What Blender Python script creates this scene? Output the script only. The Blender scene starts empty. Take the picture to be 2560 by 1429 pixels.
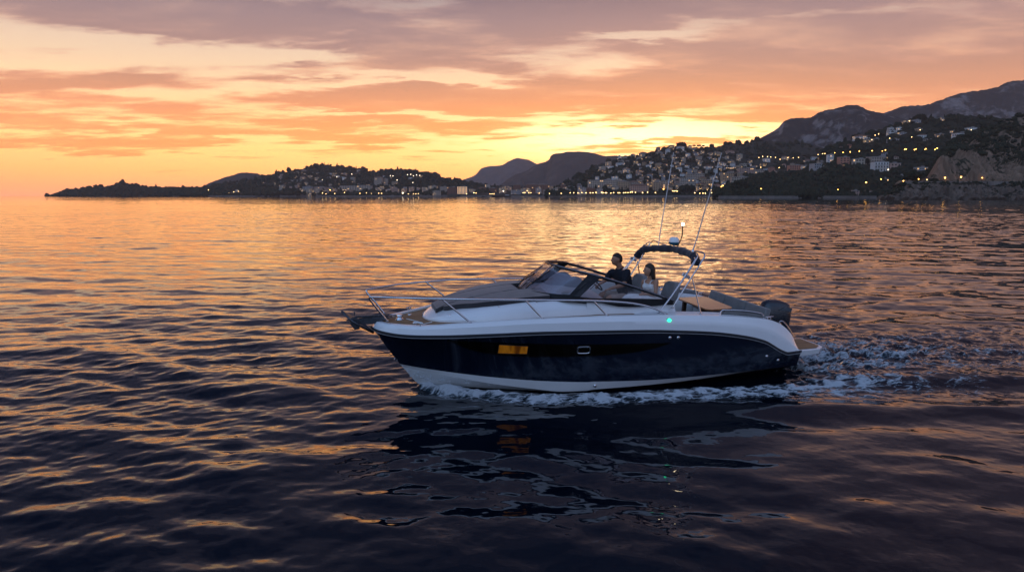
import bpy, bmesh, math, random
import numpy as np
from mathutils import Vector, Matrix
from mathutils.bvhtree import BVHTree
from mathutils.geometry import tessellate_polygon

scene = bpy.context.scene
COL = scene.collection
R = math.radians
rng = random.Random(7)

# ------------------------------------------------------------------ camera numbers (photograph 2560 x 1429)
F, CX, CY, CAM_H, HOR = 1800.0, 1280.0, 714.5, 3.4, 488.5
PITCH = math.atan((CY - HOR) / F)
CAM = Vector((0, 0, CAM_H))


def ray(px, py):
    x, y = (px - CX) / F, -(py - CY) / F
    return Vector((x, math.cos(PITCH) + y * math.sin(PITCH), -math.sin(PITCH) + y * math.cos(PITCH)))


# boat frame: u forward, v towards the green-lit side, z up
TH = R(14.484)
ROLL = R(-2.6)                                   # heeling a little towards the camera
_yaw = Matrix.Rotation(math.pi + TH, 3, 'Z')
BROT = _yaw @ Matrix.Rotation(ROLL, 3, 'X')
_piv = Vector((0, 1.35, 1.2))
BOAT_O = Vector((4.9846, 14.3606, 0.0)) + _yaw @ _piv - BROT @ _piv
CEN = math.sin(-ROLL)                            # how far the middle line sits below the flat reading


def sag(v, z):
    return z - CEN * max(0.0, 1.35 - abs(v))


def B(px, py, v):
    """point of the boat's plane v = const seen at that pixel, in boat coordinates"""
    d = BROT.transposed() @ ray(px, py)
    c = BROT.transposed() @ (CAM - BOAT_O)
    t = (v - c.y) / d.y
    return c + t * d


# ------------------------------------------------------------------ tagging
def tag(o, label=None, cat=None, group=None, kind=None):
    if label: o['label'] = label
    if cat: o['category'] = cat
    if group: o['group'] = group
    if kind: o['kind'] = kind
    return o


def empty(name, loc=(0, 0, 0), rotz=0.0):
    o = bpy.data.objects.new(name, None)
    o.empty_display_size = 0.2
    COL.objects.link(o)
    o.location = loc
    o.rotation_euler = (0, 0, rotz)
    return o


# ------------------------------------------------------------------ mesh builder
class MB:
    def __init__(self):
        self.v, self.f, self.m, self.cur = [], [], [], 0

    def add(self, vs, fs):
        b = len(self.v)
        self.v += [tuple(p) for p in vs]
        self.f += [tuple(i + b for i in f) for f in fs]
        self.m += [self.cur] * len(fs)
        return self

    def box(self, c, s, rot=None):
        c = Vector(c)
        vs = []
        for x in (-.5, .5):
            for y in (-.5, .5):
                for z in (-.5, .5):
                    p = Vector((x * s[0], y * s[1], z * s[2]))
                    if rot is not None: p = rot @ p
                    vs.append(c + p)
        return self.add(vs, [(0, 1, 3, 2), (4, 6, 7, 5), (0, 4, 5, 1), (2, 3, 7, 6), (0, 2, 6, 4), (1, 5, 7, 3)])

    def grid(self, rows, close_u=False, close_v=False):
        """rows: list of equal-length point lists"""
        n, m = len(rows), len(rows[0])
        vs = [p for r in rows for p in r]
        fs = []
        for i in range(n if close_v else n - 1):
            for j in range(m if close_u else m - 1):
                a, b = i * m + j, i * m + (j + 1) % m
                c, d = ((i + 1) % n) * m + (j + 1) % m, ((i + 1) % n) * m + j
                fs.append((a, b, c, d))
        return self.add(vs, fs)

    def tube(self, path, r, n=10, caps=True, closed=False, flat=None):
        path = [Vector(p) for p in path]
        L = len(path)
        rs = r if isinstance(r, (list, tuple)) else [r] * L
        rows = []
        up = None
        for i, p in enumerate(path):
            if closed:
                t = path[(i + 1) % L] - path[i - 1]
            else:
                t = path[min(i + 1, L - 1)] - path[max(i - 1, 0)]
            t.normalize()
            if up is None:
                up = Vector((0, 0, 1)) if abs(t.z) < .9 else Vector((1, 0, 0))
            a = up - t * up.dot(t)
            if a.length < 1e-6: a = Vector((1, 0, 0))
            a.normalize()
            up = a
            b = t.cross(a)
            fa, fb = flat if flat else (1, 1)
            rows.append([p + (a * math.cos(2 * math.pi * k / n) * fa + b * math.sin(2 * math.pi * k / n) * fb) * rs[i] for k in range(n)])
        base = len(self.v)
        self.grid(rows, close_u=True, close_v=closed)
        if caps and not closed:
            self.f.append(tuple(base + k for k in reversed(range(n)))); self.m.append(self.cur)
            self.f.append(tuple(base + (L - 1) * n + k for k in range(n))); self.m.append(self.cur)
        return self

    def prism(self, poly, vec):
        """poly: planar list of 3-D points, extruded along vec"""
        poly = [Vector(p) for p in poly]
        vec = Vector(vec)
        n = len(poly)
        tris = tessellate_polygon([poly])
        vs = poly + [p + vec for p in poly]
        fs = [tuple(t) for t in tris] + [tuple(i + n for i in reversed(t)) for t in tris]
        fs += [(i, (i + 1) % n, (i + 1) % n + n, i + n) for i in range(n)]
        return self.add(vs, fs)

    def ball(self, c, r, nu=14, nv=9, rot=None):
        c = Vector(c)
        r = Vector(r) if hasattr(r, '__len__') else Vector((r, r, r))
        vs, fs = [], []
        for i in range(nv + 1):
            th = math.pi * i / nv
            for j in range(nu):
                ph = 2 * math.pi * j / nu
                p = Vector((math.sin(th) * math.cos(ph) * r.x, math.sin(th) * math.sin(ph) * r.y, math.cos(th) * r.z))
                if rot is not None: p = rot @ p
                vs.append(c + p)
        for i in range(nv):
            for j in range(nu):
                a, b = i * nu + j, i * nu + (j + 1) % nu
                fs.append((a, a + nu, b + nu, b))
        return self.add(vs, fs)

    def lathe(self, prof, c, n=20, axis=None):
        """prof: list of (radius, height)"""
        c = Vector(c)
        rows = []
        q = Vector((0, 0, 1)).rotation_difference(Vector(axis)).to_matrix() if axis is not None else None
        for r, h in prof:
            row = []
            for k in range(n):
                p = Vector((r * math.cos(2 * math.pi * k / n), r * math.sin(2 * math.pi * k / n), h))
                row.append(c + (q @ p if q is not None else p))
            rows.append(row)
        return self.grid(rows, close_u=True)

    def build(self, name, mats, parent=None, smooth=True, bevel=0, seg=2, sub=0, angle=40, weld=True, solid=0):
        me = bpy.data.meshes.new(name)
        me.from_pydata(self.v, [], self.f)
        mats = mats if isinstance(mats, (list, tuple)) else [mats]
        for m in mats: me.materials.append(m)
        if len(mats) > 1: me.polygons.foreach_set('material_index', self.m)
        bm = bmesh.new(); bm.from_mesh(me)
        if weld: bmesh.ops.remove_doubles(bm, verts=bm.verts, dist=1e-5)
        bmesh.ops.recalc_face_normals(bm, faces=bm.faces)
        bm.to_mesh(me); bm.free()
        o = bpy.data.objects.new(name, me)
        COL.objects.link(o)
        if parent: o.parent = parent
        if solid:
            md = o.modifiers.new('Solid', 'SOLIDIFY'); md.thickness = solid; md.offset = 0
        if bevel:
            md = o.modifiers.new('Bevel', 'BEVEL'); md.width = bevel; md.segments = seg; md.limit_method = 'ANGLE'; md.angle_limit = R(35)
        if sub:
            md = o.modifiers.new('Sub', 'SUBSURF'); md.levels = sub; md.render_levels = sub
        if smooth:
            me.polygons.foreach_set('use_smooth', [True] * len(me.polygons))
            try: me.set_sharp_from_angle(angle=R(angle))
            except Exception: pass
        me.update()
        return o


def pchip(xs, ys):
    """monotone cubic through the points"""
    xs, ys = np.asarray(xs, float), np.asarray(ys, float)
    h = np.diff(xs); d = np.diff(ys) / h
    m = np.zeros_like(xs)
    m[0], m[-1] = d[0], d[-1]
    for i in range(1, len(xs) - 1):
        if d[i - 1] * d[i] > 0:
            w1, w2 = 2 * h[i] + h[i - 1], h[i] + 2 * h[i - 1]
            m[i] = (w1 + w2) / (w1 / d[i - 1] + w2 / d[i])

    def f(x):
        x = np.clip(x, xs[0], xs[-1])
        i = np.clip(np.searchsorted(xs, x) - 1, 0, len(xs) - 2)
        t = (x - xs[i]) / h[i]
        return ((2 * t**3 - 3 * t**2 + 1) * ys[i] + (t**3 - 2 * t**2 + t) * h[i] * m[i]
                + (-2 * t**3 + 3 * t**2) * ys[i + 1] + (t**3 - t**2) * h[i] * m[i + 1])
    return f


def smooth_path(pts, n=8, closed=False):
    """Catmull-Rom through points"""
    pts = [Vector(p) for p in pts]
    L = len(pts); out = []
    for i in range(L if closed else L - 1):
        p0 = pts[i - 1] if (closed or i > 0) else pts[0] * 2 - pts[1]
        p1, p2 = pts[i], pts[(i + 1) % L]
        p3 = pts[(i + 2) % L] if (closed or i + 2 < L) else p2 * 2 - p1
        for k in range(n):
            t = k / n
            out.append(.5 * ((2 * p1) + (p2 - p0) * t + (2 * p0 - 5 * p1 + 4 * p2 - p3) * t * t + (3 * p1 - p0 - 3 * p2 + p3) * t**3))
    if not closed: out.append(pts[-1])
    return out


# ------------------------------------------------------------------ materials
class NT:
    """small helper round a node tree"""
    def __init__(self, tree):
        self.t = tree; self.n = tree.nodes; self.l = tree.links

    def node(self, typ, **kw):
        nd = self.n.new(typ)
        for k, v in kw.items():
            if k == 'inp':
                for kk, vv in v.items(): self.set(nd.inputs[kk], vv)
            else: setattr(nd, k, v)
        return nd

    def set(self, sock, v):
        if isinstance(v, bpy.types.NodeSocket): self.l.new(v, sock)
        elif isinstance(v, bpy.types.Node): self.l.new(v.outputs[0], sock)
        else: sock.default_value = v

    def math(self, op, a, b=None, c=None, clamp=False):
        nd = self.n.new('ShaderNodeMath'); nd.operation = op; nd.use_clamp = clamp
        for i, x in enumerate((a, b, c)):
            if x is not None: self.set(nd.inputs[i], x)
        return nd.outputs[0]

    def vmath(self, op, a, b=None, c=None, out=0):
        nd = self.n.new('ShaderNodeVectorMath'); nd.operation = op
        for i, x in enumerate((a, b, c)):
            if x is not None: self.set(nd.inputs[i], x)
        return nd.outputs[out]

    def mix(self, fac, a, b, blend='MIX', clamp=False):
        nd = self.n.new('ShaderNodeMix'); nd.data_type = 'RGBA'; nd.blend_type = blend
        self.set(nd.inputs[0], fac); self.set(nd.inputs[6], a); self.set(nd.inputs[7], b)
        return nd.outputs[2]

    def smooth(self, x, lo, hi, a=0.0, b=1.0):
        nd = self.n.new('ShaderNodeMapRange'); nd.interpolation_type = 'SMOOTHSTEP'
        for i, q in enumerate((x, lo, hi, a, b)): self.set(nd.inputs[i], q)
        return nd.outputs[0]

    def noise(self, vec, scale, detail=3, rough=.5, dist=0.0):
        nd = self.node('ShaderNodeTexNoise', inp={'Vector': vec, 'Scale': scale, 'Detail': detail, 'Roughness': rough, 'Distortion': dist})
        return nd.outputs[0]

    def ramp(self, fac, stops, interp='LINEAR'):
        nd = self.n.new('ShaderNodeValToRGB'); cr = nd.color_ramp; cr.interpolation = interp
        while len(cr.elements) < len(stops): cr.elements.new(.5)
        for e, (p, c) in zip(cr.elements, stops):
            e.position = p; e.color = (*c[:3], 1)
        self.set(nd.inputs[0], fac)
        return nd.outputs[0]


def srgb(r, g, b):
    f = lambda c: (c / 255 / 12.92) if c / 255 <= .04045 else ((c / 255 + .055) / 1.055)**2.4
    return (f(r), f(g), f(b), 1)


MATS = {}


def mat(name, col, rough=.5, metal=0.0, coat=0.0, noise=0.0, nscale=3.0, bump=0.0, bscale=40.0, spec=None, emit=None, es=0.0, ior=None):
    if name in MATS: return MATS[name]
    m = bpy.data.materials.new(name); m.use_nodes = True
    k = NT(m.node_tree); p = m.node_tree.nodes['Principled BSDF']
    c = (*col[:3], 1)
    p.inputs['Base Color'].default_value = c
    p.inputs['Roughness'].default_value = rough
    p.inputs['Metallic'].default_value = metal
    p.inputs['Coat Weight'].default_value = coat
    if ior: p.inputs['IOR'].default_value = ior
    if spec is not None: p.inputs['Specular IOR Level'].default_value = spec
    tc = k.node('ShaderNodeTexCoord')
    if noise:
        n = k.noise(tc.outputs['Object'], nscale, 5, .6)
        lo = tuple(x * (1 - noise) for x in c[:3]) + (1,); hi = tuple(min(1, x * (1 + noise)) for x in c[:3]) + (1,)
        k.set(p.inputs['Base Color'], k.ramp(n, [(.3, lo), (.7, hi)]))
        k.set(p.inputs['Roughness'], k.math('MULTIPLY_ADD', n, .25 * min(1, rough * 2), rough - .12 * min(1, rough * 2)))
    if bump:
        n = k.noise(tc.outputs['Object'], bscale, 4, .6)
        b = k.node('ShaderNodeBump', inp={'Strength': bump, 'Distance': .02, 'Height': n})
        k.set(p.inputs['Normal'], b)
    if emit is not None:
        p.inputs['Emission Color'].default_value = (*emit[:3], 1)
        p.inputs['Emission Strength'].default_value = es
    MATS[name] = m
    return m
# ------------------------------------------------------------------ world: dusk sky with cloud banks
def build_world():
    w = bpy.data.worlds.new('World'); scene.world = w; w.use_nodes = True
    k = NT(w.node_tree)
    bg = w.node_tree.nodes['Background']
    tc = k.node('ShaderNodeTexCoord'); d = tc.outputs['Generated']
    sep = k.node('ShaderNodeSeparateXYZ', inp={0: d})
    x, y, z = sep.outputs
    el = k.math('MULTIPLY', k.math('ARCSINE', z), 57.2958)
    az = k.math('MULTIPLY', k.math('ARCTAN2', x, y), 57.2958)

    def ae(px, py):
        r = ray(px, py).normalized()
        return math.degrees(math.atan2(r.x, r.y)), math.degrees(math.asin(r.z))
    # --- clear sky by height, towards the sunset and away from it
    elp = k.math('MULTIPLY', k.math('POWER', k.math('MAXIMUM', k.math('DIVIDE', el, 90.0), 0.0), .5), 1.0)  # sqrt scale

    def E(deg): return math.sqrt(deg / 90)
    west = k.ramp(elp, [(0, srgb(222, 150, 116)), (E(.7), srgb(238, 160, 108)), (E(1.8), srgb(248, 177, 106)), (E(3.4), srgb(252, 199, 124)),
                        (E(5.5), srgb(252, 216, 156)), (E(8), srgb(246, 214, 176)), (E(11), srgb(228, 200, 176)), (E(13), srgb(204, 178, 162)), (E(16), srgb(128, 122, 136)),
                        (E(22), srgb(64, 70, 94)), (E(40), srgb(36, 47, 76)), (1, srgb(84, 100, 136))])
    east = k.ramp(elp, [(0, srgb(120, 122, 150)), (E(5), srgb(138, 148, 178)), (E(12), srgb(144, 168, 204)), (E(25), srgb(138, 170, 214)),
                        (E(45), srgb(118, 150, 198)), (1, srgb(80, 104, 148))])
    fw = k.smooth(k.math('ABSOLUTE', k.math('SUBTRACT', az, 6.0)), 58.0, 118.0)
    east = k.mix(1.0, east, (1.22, 1.36, 1.32, 1), 'MULTIPLY')
    sky = k.mix(fw, west, east)
    # --- sunset glow
    saz, sel = ae(1610, 345)

    def gauss(vec, c, r):
        s = (1 / r[0], 1 / r[1], 0)
        q = k.vmath('MULTIPLY_ADD', vec, s, (-c[0] / r[0], -c[1] / r[1], 0))
        return k.math('POWER', .36788, k.vmath('DOT_PRODUCT', q, q, out=1))
    ang = k.node('ShaderNodeCombineXYZ', inp={0: az, 1: el, 2: 0.0}).outputs[0]
    # --- cloud plane coordinates (perspective compresses them to the horizon)
    inv = k.math('DIVIDE', 1.0, k.math('ADD', k.math('MAXIMUM', z, 0.0), .075))
    pl0 = k.node('ShaderNodeCombineXYZ', inp={0: k.math('MULTIPLY', x, inv), 1: k.math('MULTIPLY', y, inv), 2: 0.0}).outputs[0]
    pl = k.node('ShaderNodeMapping', inp={'Vector': pl0, 'Rotation': (0, 0, R(-7)), 'Scale': (.50, 1.0, 1)}).outputs[0]
    pls = k.node('ShaderNodeMapping', inp={'Vector': pl0, 'Rotation': (0, 0, R(6)), 'Scale': (.80, 1.40, 1)}).outputs[0]
    n_big = k.noise(pl, .62, 6, .6, .5)
    n_fine = k.noise(pls, 1.5, 8, .62, .30)
    # wispy warp of the angular coordinates
    wv = k.node('ShaderNodeTexNoise', inp={'Vector': pls, 'Scale': 1.6, 'Detail': 7, 'Roughness': .62}).outputs[1]
    wv = k.vmath('MULTIPLY', k.vmath('SUBTRACT', wv, (.5, .5, .5)), (12, 4.6, 0))
    awp = k.vmath('ADD', ang, wv)
    acc = None
    for px, py, rx, ry, amp in CLOUDS:
        c = ae(px, py)
        g = gauss(awp, c, (rx / 31.4, ry / 31.4))
        acc = k.math('MULTIPLY', g, amp) if acc is None else k.math('MULTIPLY_ADD', g, amp, acc)
    f = k.math('MULTIPLY_ADD', n_fine, 2.1, k.math('MULTIPLY', n_big, 1.2))       # about 1.55 in the mean
    dens = k.math('ADD', acc, k.math('SUBTRACT', f, 1.60))
    hi = k.smooth(el, 9.0, 15.0, 0.0, .16)
    hr = k.math('MULTIPLY', k.smooth(az, 4.0, 26.0, 0.0, .30), k.smooth(el, 4.5, 8.0))
    dens = k.math('ADD', dens, hr)
    dens = k.math('ADD', dens, hi)
    lo = k.smooth(el, .3, 3.0, -.5, 0.0)
    dens = k.math('ADD', dens, lo)
    cov = k.smooth(dens, -.10, .42)
    # --- cloud colour: lit from below by the sunset, mauve higher up
    g1 = gauss(ang, (saz, sel + .1), (11.0, 1.7))
    g2 = gauss(ang, (saz - 9, sel + .2), (34.0, 3.6))
    ccol = k.ramp(elp, [(0, srgb(232, 150, 98)), (E(3), srgb(246, 160, 92)), (E(5.2), srgb(238, 160, 106)), (E(7.2), srgb(218, 154, 122)), (E(9.5), srgb(196, 148, 134)),
                        (E(13), srgb(176, 140, 134)), (E(20), srgb(122, 110, 122)), (E(40), srgb(84, 90, 116)), (1, srgb(92, 106, 138))])
    thick = k.smooth(k.math('MULTIPLY_ADD', k.math('SUBTRACT', n_fine, .5), 1.1, dens), .12, .62)
    dark = k.ramp(elp, [(0, srgb(206, 136, 104)), (E(3), srgb(230, 146, 84)), (E(5.2), srgb(220, 146, 94)), (E(7.2), srgb(196, 138, 108)), (E(9.5), srgb(168, 126, 118)),
                        (E(13), srgb(148, 120, 124)), (E(17), srgb(96, 86, 102)), (E(23), srgb(54, 59, 84)), (E(40), srgb(34, 44, 72)), (1, srgb(78, 92, 126))])
    n_tex = k.noise(k.vmath('ADD', pls, (7.3, 2.1, 0)), 1.5, 7, .58, .3)
    ccol = k.mix(k.math('MULTIPLY', k.smooth(n_tex, .46, .66), .75), ccol, k.ramp(elp, [(0, srgb(250, 170, 104)), (E(5), srgb(248, 174, 112)), (E(8), srgb(232, 172, 136)), (E(13), srgb(206, 164, 146)), (E(17), srgb(124, 106, 112)), (E(23), srgb(62, 66, 88)), (E(40), srgb(36, 46, 74)), (1, srgb(82, 96, 130))]))
    thick = k.math('MULTIPLY', thick, k.smooth(n_tex, .78, .44, .25, 1.0))
    ccol = k.mix(thick, ccol, dark)
    ccol = k.mix(k.math('MULTIPLY', g2, .40), ccol, srgb(250, 152, 66))
    ceast = k.ramp(elp, [(0, srgb(118, 104, 124)), (E(15), srgb(122, 128, 158)), (E(45), srgb(108, 128, 166)), (1, srgb(92, 106, 138))])
    ccol = k.mix(fw, ccol, ceast)
    sky = k.mix(k.math('MULTIPLY', g2, .28), sky, (1.25, .76, .32, 1))
    sky = k.mix(k.math('MULTIPLY', g1, .9), sky, (1.65, 1.34, .86, 1))
    sky = k.mix(k.math('MULTIPLY', cov, .92), sky, ccol)
    warm = k.math('MULTIPLY', k.smooth(el, 11.0, 4.0), k.math('SUBTRACT', 1.0, fw))
    sky = k.mix(warm, sky, k.mix(1.0, sky, (1.11, 1.0, .90, 1), 'MULTIPLY'))
    # right-hand part of the sky lies further from the glow: duller
    right = k.smooth(az, 14.0, 34.0)
    sky = k.mix(k.math('MULTIPLY', k.math('MULTIPLY', right, k.math('SUBTRACT', 1.0, fw)), .45), sky, k.mix(.5, sky, srgb(176, 132, 124)))
    # below the horizon (never seen past the sea) the dark of water
    below = k.smooth(el, -1.5, -.2, 1.0, 0.0)
    sky = k.mix(below, sky, (.03, .035, .05, 1))
    nish = k.node('ShaderNodeTexSky', sky_type='NISHITA', sun_disc=False, sun_elevation=R(2.0), sun_rotation=R(saz), altitude=0, air_density=1.2, dust_density=2.0)
    dim = k.ramp(elp, [(0, (1.06, 1.05, 1.0)), (E(4.5), (1.08, 1.0, .86)), (E(6.5), (.96, .87, .74)), (E(9), (.80, .75, .68)), (E(12), (.70, .69, .68)), (E(17), (.54, .57, .64)), (E(20), (.50, .55, .64)), (1, (.62, .68, .76))])
    sky = k.mix(k.math('SUBTRACT', 1.0, fw), sky, k.mix(1.0, sky, dim, 'MULTIPLY'))
    tot = k.mix(.008, sky, nish.outputs[0], 'ADD')
    k.set(bg.inputs[0], tot)
    bg.inputs[1].default_value = 1.62
    w.cycles.sampling_method = 'MANUAL'; w.cycles.sample_map_resolution = 1024
    # the sun itself is behind the ridge: a weak warm lamp low over the horizon
    L = bpy.data.lights.new('sun', 'SUN'); L.energy = SUN_E; L.angle = R(12); L.color = (1, .62, .32)
    so = bpy.data.objects.new('sun', L); COL.objects.link(so)
    dirv = Vector((math.sin(R(saz)), math.cos(R(saz)), math.tan(R(4.0))))
    so.rotation_euler = dirv.to_track_quat('Z', 'Y').to_euler()


SUN_E = .035
# cloud banks: photograph pixel of the centre, half sizes in pixels, weight (negative = clear lane)
CLOUDS = [
    (250, 25, 560, 38, .55), (760, 75, 420, 34, .50), (1150, 110, 330, 26, .35), (1450, 30, 420, 50, .55), (2150, 50, 520, 46, .42), (1900, 165, 420, 50, .42), (2350, 220, 330, 70, .32),
    (1600, 205, 330, 28, .34), (350, 205, 190, 24, .55), (120, 190, 150, 14, .3), (760, 182, 170, 19, .50), (1000, 145, 170, 22, .55), (1180, 165, 140, 18, .42),
    (780, 250, 210, 22, .62), (1080, 240, 260, 24, .60), (1350, 250, 220, 26, .50), (1600, 262, 260, 18, .40), (1560, 300, 240, 10, .42),
    (860, 312, 220, 13, .52), (830, 340, 170, 10, .50), (1160, 326, 130, 16, .58), (930, 354, 80, 7, .42), (1680, 358, 200, 10, .6), (1890, 326, 45, 6, .7), (1330, 330, 60, 5, .4),
    (70, 300, 170, 15, .50), (150, 364, 260, 10, .50), (230, 262, 150, 20, .45), (420, 288, 80, 13, .48), (320, 326, 220, 12, .42), (520, 345, 200, 8, .35), (1250, 392, 90, 4, .4),
    (640, 222, 240, 16, -.45), (480, 130, 420, 26, -.50), (900, 206, 280, 12, -.40), (1200, 205, 120, 12, -.5), (1630, 84, 240, 17, -.85), (2050, 42, 180, 10, -.55), (1080, 20, 90, 16, -.5), (720, 100, 160, 8, -.3),
    (1620, 330, 330, 16, -.55), (1050, 285, 230, 8, -.45), (500, 400, 700, 20, -.4), (1200, 380, 200, 14, -.3),
]
# ------------------------------------------------------------------ the sea: one sheet with real waves, wake and foam
def ocean_tile(N, L, lam_p, lo, hi, ang, spread, rms, seed, sharp=2.0):
    g = np.random.default_rng(seed)
    kx = np.fft.fftfreq(N, L / N) * 2 * np.pi
    KX, KY = np.meshgrid(kx, kx, indexing='ij')
    K = np.hypot(KX, KY); K[0, 0] = 1e-6
    kp = 2 * np.pi / lam_p
    S = K**-4.0 * np.exp(-sharp * (kp / K)**2)
    S *= (K > 2 * np.pi / hi) * np.exp(-(K * lo / (2 * np.pi))**4)
    c = (KX * math.cos(ang) + KY * math.sin(ang)) / K
    S *= .04 + np.abs(c)**spread
    A = (g.standard_normal((N, N)) + 1j * g.standard_normal((N, N))) * np.sqrt(S)
    h = np.real(np.fft.ifft2(A))
    h -= h.mean()
    return h * (rms / h.std())


def tile_at(h, L, x, y, rot=0.0, ox=0.0, oy=0.0):
    N = h.shape[0]
    c, s = math.cos(rot), math.sin(rot)
    a = ((x * c + y * s + ox) / L * N) % N
    b = ((-x * s + y * c + oy) / L * N) % N
    i, j = np.floor(a).astype(int), np.floor(b).astype(int)
    fa, fb = a - i, b - j
    i %= N; j %= N
    i1, j1 = (i + 1) % N, (j + 1) % N
    return (h[i, j] * (1 - fa) + h[i1, j] * fa) * (1 - fb) + (h[i, j1] * (1 - fa) + h[i1, j1] * fa) * fb


def wl_beam(u):
    """half beam of the hull at the water"""
    s = np.clip((u - 2.6) / (6.86 - 2.6), 0, 1)
    return np.where(u > 6.86, 0.0, 1.2 * np.power(np.clip(1 - s**2.0, 0, 1), .8))


def g_(x): return np.exp(-x * x)


def wake(u, v, nz, nz2):
    """height and foam round the moving boat; u, v boat coordinates, nz/nz2 unit-ish noise"""
    av = np.abs(v)
    h = np.zeros_like(u); f = np.zeros_like(u)
    ahead = 6.92 - u
    on = (ahead > -0.1)
    # bow wave: a curl leaving the stem and running out along the hull
    a0 = np.clip(ahead, 0, 99)
    vr = wl_beam(np.minimum(u, 6.86)) + .09 + .115 * a0 ** .9
    wid = .09 + .030 * np.clip(a0, 0, 8)
    fade = np.clip(a0 / .35 + .2, 0, 1) * np.exp(-a0 / 5.0)
    h += on * .075 * fade * g_((av - vr) / wid) * (1 + .20 * nz)
    h -= on * .055 * np.clip((a0 - 1.3) / 1.2, 0, 1) * np.clip((7.6 - a0) / 1.5, 0, 1) * g_((av - wl_beam(u) + .02) / .16)
    h -= on * .05 * fade * g_((av - vr - 2.3 * wid) / (1.6 * wid))
    h += on * .10 * np.clip(a0 / .2, 0, 1) * np.exp(-np.clip(a0 - .35, 0, 99) / .7) * g_((av - wl_beam(u)) / .13)
    f += on * .95 * np.clip(a0 / .12, 0, 1) * np.exp(-np.clip(a0 - .4, 0, 99) / .6) * g_((av - wl_beam(u) - .03) / .12) * (1 + .3 * nz2)
    fb = on * np.clip(a0 / .25, 0, 1) * np.exp(-np.clip(a0 - .8, 0, 99) / 2.4)
    f += fb * .74 * g_((av - vr - .03) / (wid * 1.3)) * (1 + .22 * nz + .2 * nz2)
    f += fb * .36 * g_((av - vr - .30) / .30) * (1 + .3 * nz + .5 * nz2)
    # foam streaks along the side, a hand off the hull, widening aft
    mid = wl_beam(u) + .46 + .055 * np.clip(ahead - 1, 0, 12)
    f += on * np.clip((ahead - .8) / 1.2, 0, 1) * np.exp(-np.clip(ahead - 7.5, 0, 99) / 2.2) * .52 * g_((av - mid) / (.24 + .035 * np.clip(ahead, 0, 12))) * (1 + .35 * nz + .45 * nz2)
    f += on * np.clip((ahead - 2.5) / 2, 0, 1) * np.exp(-np.clip(ahead - 7.5, 0, 99) / 2.5) * .30 * g_((av - mid + .25) / .3) * (1 + nz2)
    # stern wash
    aft = -u - .1
    o2 = (aft > -.5)
    wv = .75 + .10 * np.clip(aft, 0, 99)
    tb = o2 * np.clip((aft + .5) / .5, 0, 1) * np.exp(-np.clip(aft - .6, 0, 99) / 4.5)
    h += tb * (.09 * g_(av / wv) + .060 * (nz + nz2) * g_(av / (wv * 1.3)))
    f += o2 * np.clip((aft + .5) / .4, 0, 1) * np.exp(-np.clip(aft - .4, 0, 99) / 5.2) * .85 * g_((av - .25) / (wv * .75)) * (1 + .6 * nz)
    f += o2 * np.clip(aft / .5, 0, 1) * np.exp(-np.clip(aft, 0, 99) / 9.0) * .55 * g_((av - wv - .15) / .35)
    # diverging stern wave, both sides
    for ang, amp, w0, st in ((.30, .12, .35, 1.3), (.22, .07, .30, .8)):
        c = st + ang * np.clip(aft, 0, 99)
        h += (aft > 0) * amp * np.clip(aft / 1.2, 0, 1) * np.exp(-aft.clip(0) / 14) * g_((av - c) / (w0 + .04 * aft.clip(0)))
        h -= (aft > 0) * amp * .6 * np.clip(aft / 1.2, 0, 1) * np.exp(-aft.clip(0) / 14) * g_((av - c - 1.6 * w0) / (w0 + .04 * aft.clip(0)))
    # the bow's own V further out
    c = .9 + .34 * np.clip(ahead, 0, 99)
    h += on * .075 * np.clip((ahead - 1.5) / 2, 0, 1) * np.exp(-ahead.clip(0) / 22) * (g_((av - c) / .42) - .6 * g_((av - c - .75) / .5))
    f += on * np.clip((ahead - 6) / 2, 0, 1) * np.exp(-np.clip(ahead - 7, 0, 99) / 3.0) * .34 * g_((av - c + 1.1) / .6) * (1 + nz)
    # drawn-down water right against the hull sides
    return h, np.clip(f, 0, 1.4)


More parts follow.
